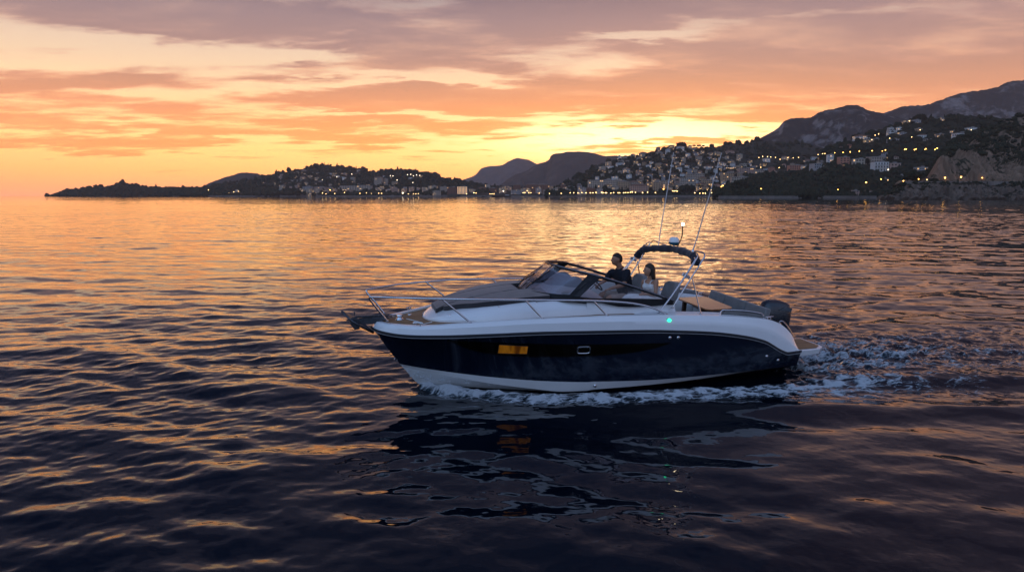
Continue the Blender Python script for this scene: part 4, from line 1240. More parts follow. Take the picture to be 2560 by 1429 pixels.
    terrain('villa_hill', 'dark wooded hillside with lamp lit roads and white villas',
            [(860, -1), (863, [(1790, 494.5), (2700, 494)]), (880, [(1790, 489), (2000, 486), (2200, 484), (2700, 480)]), (960, [(1790, 489), (1830, 472), (1870, 463), (1960, 462), (2100, 455), (2300, 440), (2700, 420)]), (1250, [(1790, 490), (1805, 484), (1830, 459), (1860, 447), (1900, 441), (1950, 436), (2000, 426), (2040, 398), (2072, 369), (2101, 359), (2124, 350), (2145, 340.6), (2194, 331), (2213, 326.5), (2229, 315), (2262, 308), (2288, 297), (2311, 296), (2358, 294), (2393, 289), (2452, 291), (2499, 300), (2560, 305), (2700, 312)])],
            1790, 2700, 1.8, dwood, 9, 70, 3.0, 6, 14, 12)
    # the near cliff: shore rocks, road shelf, rock face, upper slope
    terrain('shore_rocks', 'pale sloping shore rocks below the cliff road',
            [(592, -1.5), (593, [(2190, 498.2), (2700, 500)]), (597, [(2190, 498), (2206, 495.5), (2700, 495)]), (606, [(2190, 497.5), (2206, 494), (2225, 486), (2260, 474), (2300, 476), (2340, 470), (2400, 478), (2430, 470), (2470, 480), (2520, 473), (2560, 478), (2700, 474)]), (618, [(2190, 497.5), (2206, 494), (2225, 483), (2245, 464), (2262, 457), (2300, 456), (2400, 455), (2480, 456), (2560, 457), (2700, 457)])],
            2190, 2700, 1.0, shore, 9.0, 20, .9, 1.8, 14, 13, .85, .9, False)
    terrain('cliff', 'tall brown sea cliff with scrub along its top',
            [(617, [(2240, 460), (2262, 457.4), (2300, 456.6), (2700, 457.4)]), (626, [(2240, 459), (2262, 455.5), (2320, 453), (2400, 453), (2700, 454)]), (640, [(2240, 458), (2290, 455.5), (2316, 451), (2324, 437), (2336, 415), (2347, 396), (2380, 393), (2420, 392), (2450, 408), (2500, 420), (2700, 425)]),
             (690, [(2240, 458), (2300, 452), (2330, 425), (2354, 386), (2370, 372), (2400, 368), (2440, 362), (2500, 385), (2700, 390)]), (760, [(2240, 458), (2300, 451), (2335, 422), (2354, 387), (2368, 373), (2382, 352), (2405, 340.6), (2425, 332), (2443, 324), (2459, 315), (2476, 314.5), (2504, 303), (2532, 295), (2560, 285.6), (2620, 270), (2700, 262)])],
            2240, 2700, 1.0, cliffm, 9, 26, 1.4, 3.2, 16, 14, .75, .25)


build_land()


# ------------------------------------------------------------------ woods: one mass of small crowns per slope
def foliage_mat():
    m = bpy.data.materials.new('evergreen_foliage'); m.use_nodes = True
    k = NT(m.node_tree); p = m.node_tree.nodes['Principled BSDF']
    pos = k.node('ShaderNodeNewGeometry').outputs['Position']
    n = k.noise(pos, .09, 3, .6); n2 = k.noise(pos, .9, 3, .6)
    c = k.ramp(k.math('MULTIPLY_ADD', n, .6, k.math('MULTIPLY', n2, .4)), [(.3, (.016, .019, .012)), (.55, (.032, .035, .021)), (.75, (.060, .056, .032))])
    k.set(p.inputs['Base Color'], c); p.inputs['Roughness'].default_value = .95; p.inputs['Specular IOR Level'].default_value = .1
    return m


FOL = foliage_mat()
_ico = bmesh.new(); bmesh.ops.create_icosphere(_ico, subdivisions=2, radius=1)
ICO_V = np.array([v.co[:] for v in _ico.verts]); ICO_F = np.array([[v.index for v in f.verts] for f in _ico.faces]); _ico.free()


def crowns(name, label, pts, sizes, seed):
    g = np.random.default_rng(seed)
    V, Fc = [], []
    for i, (p, s) in enumerate(zip(pts, sizes)):
        q = ICO_V * (1 + g.normal(0, .20, (len(ICO_V), 1)))
        tall = g.random() < .03
        q = q * (np.array([s * .5, s * .5, s * g.uniform(1.5, 2.2)]) if tall else np.array([s * g.uniform(.8, 1.3), s, s * g.uniform(.55, 1.2)])) + np.array(p) + np.array([0, 0, s * .35])
        V.append(q); Fc.append(ICO_F + i * len(ICO_V))
    me = bpy.data.meshes.new(name)
    me.from_pydata(np.concatenate(V).tolist(), [], np.concatenate(Fc).tolist()); me.materials.append(FOL)
    o = bpy.data.objects.new(name, me); COL.objects.link(o)
    tag(o, label, None, None, 'stuff')
    return o


def scatter(layer, name, label, n, smin, smax, seed, lo=.12, hi=1.0, dens=None):
    G, nr = LAND[layer][2], LAND[layer][3]
    g = np.random.default_rng(seed)
    rows, cols = G.shape[0], G.shape[1]
    pts, sz = [], []
    tries = 0
    while len(pts) < n and tries < n * 12:
        tries += 1
        a = g.uniform(lo, hi) * (rows - 1); b = g.uniform(0, cols - 1)
        i, j = int(min(a, rows - 2)), int(min(b, cols - 2))
        p = G[i, j] + (G[i + 1, j] - G[i, j]) * (a - i) + (G[i, j + 1] - G[i, j]) * (b - j)
        if p[2] < 1.5: continue
        d = vnoise(np.array([p[0] / 45.0]), np.array([(p[1] + p[2] * 2) / 45.0]), seed)[0]
        if d < g.uniform(0, dens if dens else .55): continue
        pts.append(p); sz.append(g.uniform(smin, smax) * (.7 + .6 * d))
    return crowns(name, label, pts, sz, seed + 1)


scatter('headland', 'headland_woodland', 'dark pine wood covering the low headland', 900, 4.0, 8.0, 31)
scatter('western_hill', 'hillside_woodland', 'wood covering the broad left hill', 3000, 4.0, 8.5, 32, .30)
scatter('town_hill', 'hillside_woodland', 'wood between the houses of the town hill', 2600, 3.0, 6.5, 33, .42)
scatter('villa_hill', 'hillside_woodland', 'dark wood covering the villa hill', 4200, 2.2, 5.0, 34, .16)
scatter('cliff', 'cliff_scrub', 'scrub and bushes along the cliff top', 1300, .9, 2.6, 35, .60, 1.0, .75)

scatter('shore_rocks', 'shore_scrub', 'low scrub on the rocks below the cliff road', 420, .7, 1.8, 36, .72, .98, .8)

# ------------------------------------------------------------------ the air: thin even haze round the whole place
def build_haze():
    m = bpy.data.materials.new('haze'); m.use_nodes = True
    n = m.node_tree.nodes; n.remove(n['Principled BSDF'])
    v = n.new('ShaderNodeVolumePrincipled')
    v.inputs['Color'].default_value = (.96, .92, .94, 1); v.inputs['Density'].default_value = HAZE; v.inputs['Anisotropy'].default_value = .35
    m.node_tree.links.new(v.outputs[0], n['Material Output'].inputs['Volume'])
    b = MB(); b.box((0, 0, 398.0), (12200, 12200, 806))
    o = b.build('haze', m, None, smooth=False)
    tag(o, 'thin evening haze over the bay', None, None, 'stuff')


HAZE = 7.5e-5
build_haze()
# ------------------------------------------------------------------ town: houses, blocks, lamps, trees, sea walls
def ground(px, py, layers=None):
    best = None
    d = ray(px, py).normalized()
    for nm in (layers or LAND):
        h = LAND[nm][1].ray_cast(CAM, d)
        if h[0] is not None and (best is None or h[3] < best[1]): best = (h[0], h[3])
    return best[0] if best else None


def facade(name, col, lit=.06, cx=3.2, cz=3.1):
    """plaster wall with a small scale pattern of windows, a few of them lit"""
    if name in MATS: return MATS[name]
    m = bpy.data.materials.new(name); m.use_nodes = True
    k = NT(m.node_tree); p = m.node_tree.nodes['Principled BSDF']
    tc = k.node('ShaderNodeTexCoord').outputs['Object']
    s = k.node('ShaderNodeSeparateXYZ', inp={0: tc}).outputs
    h = k.math('ADD', s[0], k.math('MULTIPLY', s[1], 1.0))
    a, b = k.math('DIVIDE', h, cx), k.math('DIVIDE', s[2], cz)
    fa, fb = k.math('FRACT', a), k.math('FRACT', b)
    w = k.math('MULTIPLY', k.math('LESS_THAN', k.math('ABSOLUTE', k.math('SUBTRACT', fa, .5)), .20), k.math('LESS_THAN', k.math('ABSOLUTE', k.math('SUBTRACT', fb, .52)), .26))
    cell = k.node('ShaderNodeCombineXYZ', inp={0: k.math('FLOOR', a), 1: k.math('FLOOR', b), 2: k.node('ShaderNodeObjectInfo').outputs['Random']}).outputs[0]
    rnd = k.node('ShaderNodeTexWhiteNoise', noise_dimensions='3D', inp={'Vector': cell}).outputs[0]
    wall = k.node('ShaderNodeNewGeometry').outputs['Normal']
    vert = k.math('LESS_THAN', k.math('ABSOLUTE', k.node('ShaderNodeSeparateXYZ', inp={0: wall}).outputs[2]), .3)
    w = k.math('MULTIPLY', w, vert)
    n = k.noise(tc, .25, 4, .6)
    c = k.ramp(n, [(.3, tuple(x * .8 for x in col)), (.7, tuple(min(1, x * 1.12) for x in col))])
    k.set(p.inputs['Base Color'], k.mix(w, c, (.03, .03, .034, 1)))
    k.set(p.inputs['Emission Color'], (1.0, .56, .20, 1))
    k.set(p.inputs['Emission Strength'], k.math('MULTIPLY', k.math('MULTIPLY', w, k.math('GREATER_THAN', rnd, 1 - lit)), 1.1))
    p.inputs['Roughness'].default_value = .85
    m.cycles.emission_sampling = 'NONE'
    MATS[name] = m
    return m


WALLC = {'cream': (.44, .35, .27), 'ochre': (.42, .28, .17), 'pink': (.44, .28, .22), 'white': (.62, .60, .58), 'grey': (.34, .32, .32), 'russet': (.20, .085, .05), 'salmon': (.46, .20, .13), 'sand': (.40, .31, .24)}
ROOF = mat('clay_roof', (.17, .085, .055), .9, noise=.25, nscale=.4)
FLAT = mat('flat_roof', (.26, .235, .22), .9, noise=.15, nscale=.4)
WIN = mat('window_pane', (.022, .024, .030), .15)
LITW = mat('lit_window', (.3, .2, .1), .3, emit=(1.0, .55, .20), es=1.4); LITW.cycles.emission_sampling = 'NONE'
RAILM = mat('balcony_concrete', (.48, .45, .42), .8)


def plain(c): return mat('plaster_' + c, WALLC[c], .85, noise=.10, nscale=.3)


def roof_mesh(w, d, z, kind, m):
    if kind == 'hip':
        e = .7; r = min(w, d) * .22
        a = [Vector((-w / 2 - e, -d / 2 - e, z)), Vector((w / 2 + e, -d / 2 - e, z)), Vector((w / 2 + e, d / 2 + e, z)), Vector((-w / 2 - e, d / 2 + e, z))]
        if w >= d: b = [Vector((-w / 2 + d / 2, 0, z + r)), Vector((w / 2 - d / 2, 0, z + r))]
        else: b = [Vector((-.3, 0, z + r)), Vector((.3, 0, z + r))]
        m.add(a + b, [(0, 1, 5, 4), (1, 2, 5), (2, 3, 4, 5), (3, 0, 4), (3, 2, 1, 0)])
    else:
        m.box((0, 0, z + .35), (w + .5, d + .5, .7))
        m.box((w * .18, 0, z + 1.3), (w * .22, d * .4, 1.9))


def house(px, py, wpx, hpx, col, roof, name, label, cat, group, detail=False, yaw=None, layers=None, bands=False, lit=.06):
    p = ground(px, py, layers)
    if p is None: return None
    s = p.y / F
    w, h = wpx * s, hpx * s
    d = min(max(7, w * .7), 15)
    yaw = rng.uniform(-.35, .35) if yaw is None else yaw
    loc = Vector((p.x, p.y + d * .35, p.z)); deep = 6.0
    if not detail:
        m = MB(); m.cur = 0
        m.box((0, 0, (h - deep) / 2), (w, d, h + deep))
        if w > 9 and rng.random() < .5: m.box((w * rng.uniform(-.25, .25), 1.0, h * .6 - deep / 2), (w * .5, d * .8, h * 1.25 + deep))
        m.cur = 1; roof_mesh(w, d, h, roof, m)
        o = m.build(name, [facade('facade_' + col, WALLC[col], lit), ROOF if roof == 'hip' else FLAT], None, smooth=False, weld=False)
        o.location = loc; o.rotation_euler.z = yaw
        return tag(o, label, cat, group)
    r = empty(name, loc, yaw)
    tag(r, label, cat, group)
    MB().box((0, 0, (h - deep) / 2), (w, d, h + deep)).build('wall', plain(col), r, smooth=False)
    m = MB(); roof_mesh(w, d, h, roof, m); m.build('roof', ROOF if roof == 'hip' else FLAT, r, smooth=False, weld=False)
    fl = max(2, int(h / 3.2)); nc = max(3, int(w / 3.6))
    while fl * nc > 96: nc -= 1
    fh, cw = h / fl, w / nc
    wm = MB().box((0, 0, 0), (cw * .45, .12, fh * .52)).build('window', WIN, r, smooth=False)
    first = True
    for i in range(fl):
        for j in range(nc):
            o = wm if first else wm.copy()
            if not first:
                COL.objects.link(o); o.parent = r
            first = False
            o.location = (-w / 2 + cw * (j + .5), -d / 2 - .02, fh * (i + .52))
            if rng.random() < lit:
                o.material_slots[0].link = 'OBJECT'; o.material_slots[0].material = LITW
        if bands:
            MB().box((0, -d / 2 - .75, fh * i + .5), (w * .98, 1.5, 1.0)).build('balcony', RAILM, r, smooth=False)
    return r


# -- the blocks one can tell apart: pixel of the foot, size in pixels, colour, roof, name, label
BIG = [
    (1345, 483, 58, 21, 'russet', 'flat', 'apartment_block', 'long low russet block on the old town seafront', 'building', 0),
    (1507, 477, 72, 26, 'cream', 'flat', 'grand_hotel', 'broad cream hotel with many windows behind the seafront lamps', 'hotel', 0),
    (1559, 476, 26, 22, 'ochre', 'flat', 'apartment_block', 'ochre block just right of the broad cream hotel', 'building', 0),
    (1584, 474, 22, 19, 'sand', 'hip', 'apartment_block', 'sand coloured house with tiled roof behind the church', 'house', 0),
    (1597, 485, 42, 21, 'pink', 'hip', 'church_hall', 'long pinkish church nave with a tiled roof on the seafront', 'church', 0),
    (1642, 481, 17, 25, 'ochre', 'flat', 'apartment_block', 'narrow ochre seafront block right of the church tower', 'building', 0),
    (1659, 478, 16, 25, 'cream', 'flat', 'apartment_block', 'pale narrow seafront block left of the far aerial', 'building', 0),
    (1720, 474, 38, 28, 'cream', 'flat', 'apartment_block', 'tall cream block with balconies above the round seafront tree', 'building', 1),
    (1738, 448, 44, 13, 'sand', 'flat', 'apartment_block', 'long sand block on the slope above the balconied cream block', 'building', 0),
    (1768, 472, 24, 21, 'ochre', 'flat', 'apartment_block', 'ochre block between the balconied cream block and the near aerial', 'building', 0),
    (1819, 457, 28, 24, 'ochre', 'flat', 'apartment_block', 'stepped ochre block left of the wooded knoll', 'building', 0),
    (1850, 453, 40, 10, 'sand', 'flat', 'terrace_block', 'long low sand terrace on top of the wooded knoll', 'building', 0),
    (1867, 440, 40, 19, 'pink', 'flat', 'hillside_hotel', 'big pinkish hotel in the middle of the town hill', 'hotel', 0),
    (1898, 438, 22, 13, 'sand', 'flat', 'apartment_block', 'lower sand wing right of the big pinkish hotel', 'building', 0),
    (1832, 423, 10, 14, 'white', 'flat', 'tower_block', 'slim pale tower block above the big pinkish hotel', 'building', 0),
    (1859, 420, 16, 10, 'cream', 'flat', 'apartment_block', 'small cream block right of the slim pale tower', 'building', 0),
    (1826, 431, 26, 12, 'grey', 'flat', 'apartment_block', 'grey block below the slim pale tower', 'building', 0),
    (1929, 437, 14, 18, 'salmon', 'hip', 'apartment_block', 'narrow salmon block lit by a lamp on the hill', 'building', 0),
    (1990, 429, 32, 15, 'salmon', 'flat', 'apartment_block', 'lamp lit brick red block left of the white tower', 'building', 0),
    (2076, 410, 14, 22, 'white', 'flat', 'tower_block', 'white tower block below the lamp lit hillside road', 'building', 0),
    (2050, 421, 36, 11, 'grey', 'flat', 'apartment_block', 'low grey block at the foot of the white tower', 'building', 0),
    (2110, 417, 24, 23, 'salmon', 'flat', 'apartment_block', 'salmon block with a pale top floor right of the white tower', 'building', 0),
    (2149, 412, 34, 14, 'cream', 'flat', 'apartment_block', 'cream block between the salmon block and the long pale block', 'building', 0),
    (2200, 406, 50, 13, 'sand', 'flat', 'apartment_block', 'long pale block above the white balconied block', 'building', 0),
    (2202, 429, 34, 23, 'white', 'flat', 'apartment_block', 'white block striped with balconies on the villa hill', 'building', 1),
    (2234, 423, 32, 14, 'pink', 'flat', 'apartment_block', 'pinkish block with roof lamps right of the white balconied block', 'building', 0),
    (890, 485, 80, 20, 'sand', 'flat', 'seafront_palace', 'very long pale palace on the left seafront', 'building', 0),
    (946, 465, 20, 21, 'sand', 'hip', 'old_tower_house', 'tall pale old house climbing the left hill', 'building', 0),
    (962, 464, 15, 17, 'sand', 'flat', 'old_tower_house', 'narrow old house right of the tall pale one on the left hill', 'building', 0),
    (987, 467, 14, 12, 'ochre', 'flat', 'villa', 'ochre lamp lit house alone on the left hill', 'house', 0),
    (769, 481, 24, 14, 'grey', 'flat', 'apartment_block', 'grey seafront block at the left end of the bay', 'building', 0),
    (801, 482, 30, 14, 'pink', 'flat', 'apartment_block', 'pinkish seafront block left of the very long palace', 'building', 0),
    (1109, 484, 17, 17, 'sand', 'flat', 'apartment_block', 'sand seafront block where the left hill runs out', 'building', 0),
    (1130, 484, 22, 16, 'russet', 'flat', 'apartment_block', 'reddish seafront block right of the sand one under the hill end', 'building', 0),
    (1156, 485, 25, 18, 'grey', 'flat', 'apartment_block', 'grey seafront block below the foot of the far mountain', 'building', 0),
    (1219, 478, 13, 16, 'cream', 'flat', 'apartment_block', 'narrow pale block in front of the far mountain', 'building', 0),
]
for px, py, w, h, c, rf, nm, lb, ct, bd in BIG:
    house(px, py, w, h, c, rf, nm, lb, ct, None, detail=True, yaw=rng.uniform(-.12, .12), bands=bool(bd), lit=.05)
# church tower
p = ground(1619, 485)
if p:
    r = tag(empty('church_tower', p), 'slender church bell tower with a pointed roof beside the pinkish nave', 'church tower')
    H_ = 27 * p.y / F
    MB().box((0, 0, H_ / 2 - 2), (4.2, 4.2, H_ + 4)).build('wall', plain('ochre'), r, smooth=False)
    MB().box((0, 0, H_ + .3), (4.8, 4.8, .6)).build('cornice', plain('cream'), r, smooth=False)
    m = MB(); m.add([(-2.3, -2.3, H_ + .6), (2.3, -2.3, H_ + .6), (2.3, 2.3, H_ + .6), (-2.3, 2.3, H_ + .6), (0, 0, H_ + 5)], [(0, 1, 4), (1, 2, 4), (2, 3, 4), (3, 0, 4), (3, 2, 1, 0)]); m.build('spire', ROOF, r, smooth=False)
    MB().box((0, -2.12, H_ - 3), (1.2, .2, 2.4)).build('belfry_opening', LITW, r, smooth=False)

# -- villas on the right hill (each tellable by its spot)
VIL = [
    (2156, 349, 32, 8, 'white', 'hip', 'wide white gabled villa at the left end of the upper villas'), (2166, 356, 11, 7, 'ochre', 'flat', 'small lamp lit house under the wide gabled villa'),
    (2124, 371, 11, 9, 'salmon', 'hip', 'orange house at the left edge of the villa hill'), (2102, 374, 11, 6, 'sand', 'hip', 'sand house left of the orange house on the villa hill'),
    (2271, 310, 22, 7, 'cream', 'flat', 'lamp lit villa highest on the villa hill'), (2292, 306, 19, 5, 'grey', 'flat', 'grey annex right of the highest lamp lit villa'),
    (2228, 325, 12, 5, 'white', 'flat', 'white villa upper left of the terraced pair'), (2249, 325, 12, 6, 'white', 'flat', 'white villa upper right of the terraced pair'),
    (2232, 332, 20, 5, 'white', 'flat', 'white villa with long terrace just below the pair'), (2255, 336, 22, 3.5, 'grey', 'flat', 'long low retaining house under the terraced villas'),
    (2298, 328, 14, 6, 'ochre', 'flat', 'glowing villa alone in the woods under the ridge'), (2308, 344, 21, 6, 'white', 'hip', 'white villa above the middle of the lamp lit road'),
    (2351, 344, 17, 8, 'pink', 'flat', 'pinkish villa right of the white one above the lamp lit road'), (2349, 303, 21, 7, 'grey', 'flat', 'grey villa on the ridge at the right'),
    (2430, 327, 23, 7, 'white', 'flat', 'lamp lit villa beside the top of the cliff'), (2405, 342, 31, 8, 'white', 'flat', 'long white villa touching the cliff edge'), (2386, 332, 15, 4, 'grey', 'flat', 'small grey villa left of the long white villa by the cliff'),
    (2210, 455, 21, 8, 'ochre', 'flat', 'lamp lit ochre house low on the dark slope'), (2254, 446, 14, 7, 'white', 'flat', 'white house low on the slope near the cliff'), (2172, 485, 24, 7, 'white', 'hip', 'white boat shed on the shore below the villas'),
    (2138, 489, 19, 11, 'pink', 'flat', 'pinkish blockhouse on the sea wall'), (2305, 425, 26, 6, 'grey', 'flat', 'pale long house just left of the cliff'), (2128, 422, 15, 5, 'white', 'flat', 'low white house under the salmon block'),
    (2020, 408, 22, 6, 'cream', 'hip', 'cream house above the brick red block'), (2036, 400, 14, 7, 'white', 'hip', 'white house at the left start of the hillside road'),
    (2190, 351, 26, 3.5, 'sand', 'flat', 'row of lamp lit garages below the upper villas'), (2236, 352, 24, 3.5, 'grey', 'flat', 'long grey terrace wall house below the upper villas'), (2216, 393, 17, 9, 'grey', 'flat', 'grey house under the hillside lamps'), (2240, 397, 12, 5, 'sand', 'hip', 'sand cottage right of the grey house under the hillside lamps'),
    (2320, 352, 16, 4, 'sand', 'flat', 'sand bungalow below the white villa over the road'), (1866, 482, 16, 8, 'sand', 'flat', 'sand boathouse under the wooded knoll'),
]
for px, py, w, h, c, rf, lb in VIL:
    house(px, py, w, h, c, rf, 'villa', lb, 'house', None, lit=.18)

# -- small houses nothing tells apart: scattered over each slope
def cluster(n, x0, x1, y0, y1, wr, hr, group, label, layers, cols, roofs, seed, test=None, name='house'):
    g = random.Random(seed); placed = []; t = 0
    while len(placed) < n and t < n * 40:
        t += 1
        x, y = g.uniform(x0, x1), g.uniform(y0, y1)
        if test and not test(x, y): continue
        w = g.uniform(*wr); h = g.uniform(*hr)
        if any(abs(x - a) < (w + c) * .55 and abs(y - b) < 6 for a, b, c in placed): continue
        if house(x, y, w, h, g.choice(cols), g.choice(roofs), name, label, 'house', group, layers=layers) is not None:
            placed.append((x, y, w))


LOC = ['cream', 'sand', 'pink', 'white', 'cream', 'grey', 'ochre', 'white']
cluster(120, 1490, 1850, 372, 462, (8, 19), (5, 11), 'small houses on the town hill', 'small pale house on the slope of the town hill', ['town_hill'], LOC, ['hip', 'flat', 'hip'], 1,
        lambda x, y: y > 372 + abs(x - 1700) * .10 + (40 if x < 1560 else 0) * (1 - (x - 1490) / 70) and y < 462)
cluster(48, 690, 905, 426, 466, (6, 14), (3.5, 7), 'small houses on the left hill', 'small pale house on the slope of the broad left hill', ['western_hill'], LOC, ['hip', 'flat'], 2,
        lambda x, y: y > 428 + max(0, (760 - x)) * .14)
cluster(16, 905, 1075, 440, 472, (6, 11), (3.5, 6), 'houses among trees right of the tall old house', 'tiny house among trees on the right end of the left hill', ['western_hill'], LOC, ['flat', 'hip'], 3)
cluster(8, 530, 690, 455, 481, (6, 11), (3.5, 5), 'houses where the headland begins', 'tiny house at the wooded neck of the headland', ['western_hill'], LOC, ['hip'], 4)
cluster(30, 700, 1100, 478, 486, (11, 24), (8, 15), 'blocks along the left seafront', 'plain low block in the row along the left seafront', ['western_hill'], ['sand', 'grey', 'pink', 'cream'], ['flat'], 5, name='seafront_block')
cluster(42, 1165, 1500, 474, 486, (11, 26), (8, 17), 'blocks of the old town', 'plain block packed in the old town under the mountains', ['coastal_plain', 'town_hill'], ['sand', 'pink', 'grey', 'cream', 'russet'], ['flat', 'hip'], 6, name='town_block')
cluster(24, 1500, 1800, 464, 482, (12, 24), (10, 18), 'blocks behind the seafront promenade', 'plain block packed behind the seafront promenade', ['town_hill'], ['sand', 'ochre', 'pink', 'cream'], ['flat', 'hip'], 7, name='town_block')
cluster(26, 1780, 2060, 396, 440, (9, 17), (5, 9), 'houses below the upper road', 'small house between the town hill and the white tower', ['town_hill', 'villa_hill'], LOC, ['hip', 'flat'], 8,
        lambda x, y: y > 404 + abs(x - 1900) * -.05)

# -- sea walls
def wall_along(name, label, pts, hgt, thick, m_):
    m = MB(); rows = []
    for p in pts:
        p = Vector(p); rows.append([p + Vector((0, 0, -2)), p + Vector((0, 0, hgt)), p + Vector((0, thick, hgt)), p + Vector((0, thick, -2))])
    m.grid(rows); m.add(rows[0], [(0, 1, 2, 3)]); m.add(rows[-1], [(3, 2, 1, 0)])
    o = m.build(name, m_, None, smooth=False)
    return tag(o, label, 'wall')


stone = mat('sea_wall_stone', (.19, .155, .135), .9, noise=.3, nscale=.15)
def shore_pts(px0, px1, n, Y):
    out = []
    for px in np.linspace(px0, px1, n):
        r = ray(px, HOR); out.append((r.x / r.y * Y, Y + 2.0 * math.sin(px * .05), 0))
    return out


wall_along('sea_wall', 'pale stone sea wall along the town promenade', shore_pts(1490, 1800, 50, 1416), 3.8, 5, stone)
wall_along('sea_wall', 'grey stone sea wall below the wooded shore road', shore_pts(1800, 2215, 60, 856), 3.0, 5, stone)
wall_along('sea_wall', 'long low quay wall of the old town', shore_pts(1150, 1490, 40, 1896), 3.0, 5, stone)
wall_along('sea_wall', 'faint sea wall along the left seafront', shore_pts(520, 1150, 60, 2096), 3.0, 5, stone)
pr = []
for px in np.linspace(2262, 2600, 60):
    r = ray(px, 457.2); pr.append((r.x / r.y * 616, 616, CAM_H + 616 * r.z / r.y))
wall_along('road_wall', 'low pale parapet along the cliff road', pr, 1.3, .5, stone)

# -- lamps
POLE = mat('lamp_pole', (.03, .03, .03), .5, .5)
def lampmat(n, col, es):
    m = mat(n, (.8, .6, .3), .4, emit=col, es=es); return m


GLOW = {'warm': lampmat('warm_lamp', (1.0, .60, .22), 10), 'yellow': lampmat('sodium_lamp', (1.0, .48, .09), 12), 'white': lampmat('pale_lamp', (1.0, .80, .54), 7)}
LMESH = {}
def lamp(px, py, kind, label, group, size=1.0, h=6.0, cat='street lamp'):
    # the foot: the slope under the lamp
    g0 = None
    for dy in (h * F / 1400, 4, 2, 8, 0, 12):
        q = ground(px, py + dy)
        if q is None: continue
        g0 = q; break
    if g0 is None: return
    d = ray(px, py); top = CAM + d * (g0.y / d.y)
    hh = max(2.0, top.z - g0.z)
    rad = max(.32, .00050 * g0.y) * size
    key = (kind, round(rad, 1), round(hh * 2) / 2)
    if key not in LMESH:
        m = MB(); m.cur = 0
        m.tube([(0, 0, -1.5), (0, 0, key[2] - rad * .6)], [.16, .10], 6)
        m.cur = 1; m.ball((0, 0, key[2]), rad, 8, 6)
        o = m.build('street_lamp', [POLE, GLOW[kind]], None, weld=False)
        LMESH[key] = o.data
        bpy.data.objects.remove(o)
    o = bpy.data.objects.new('street_lamp', LMESH[key]); COL.objects.link(o)
    o.location = (g0.x, g0.y, top.z - key[2])
    return tag(o, label, cat, group)


def px_of(sc, ox, oy, L): return [(ox + a / sc, oy + b / sc) for a, b in L]


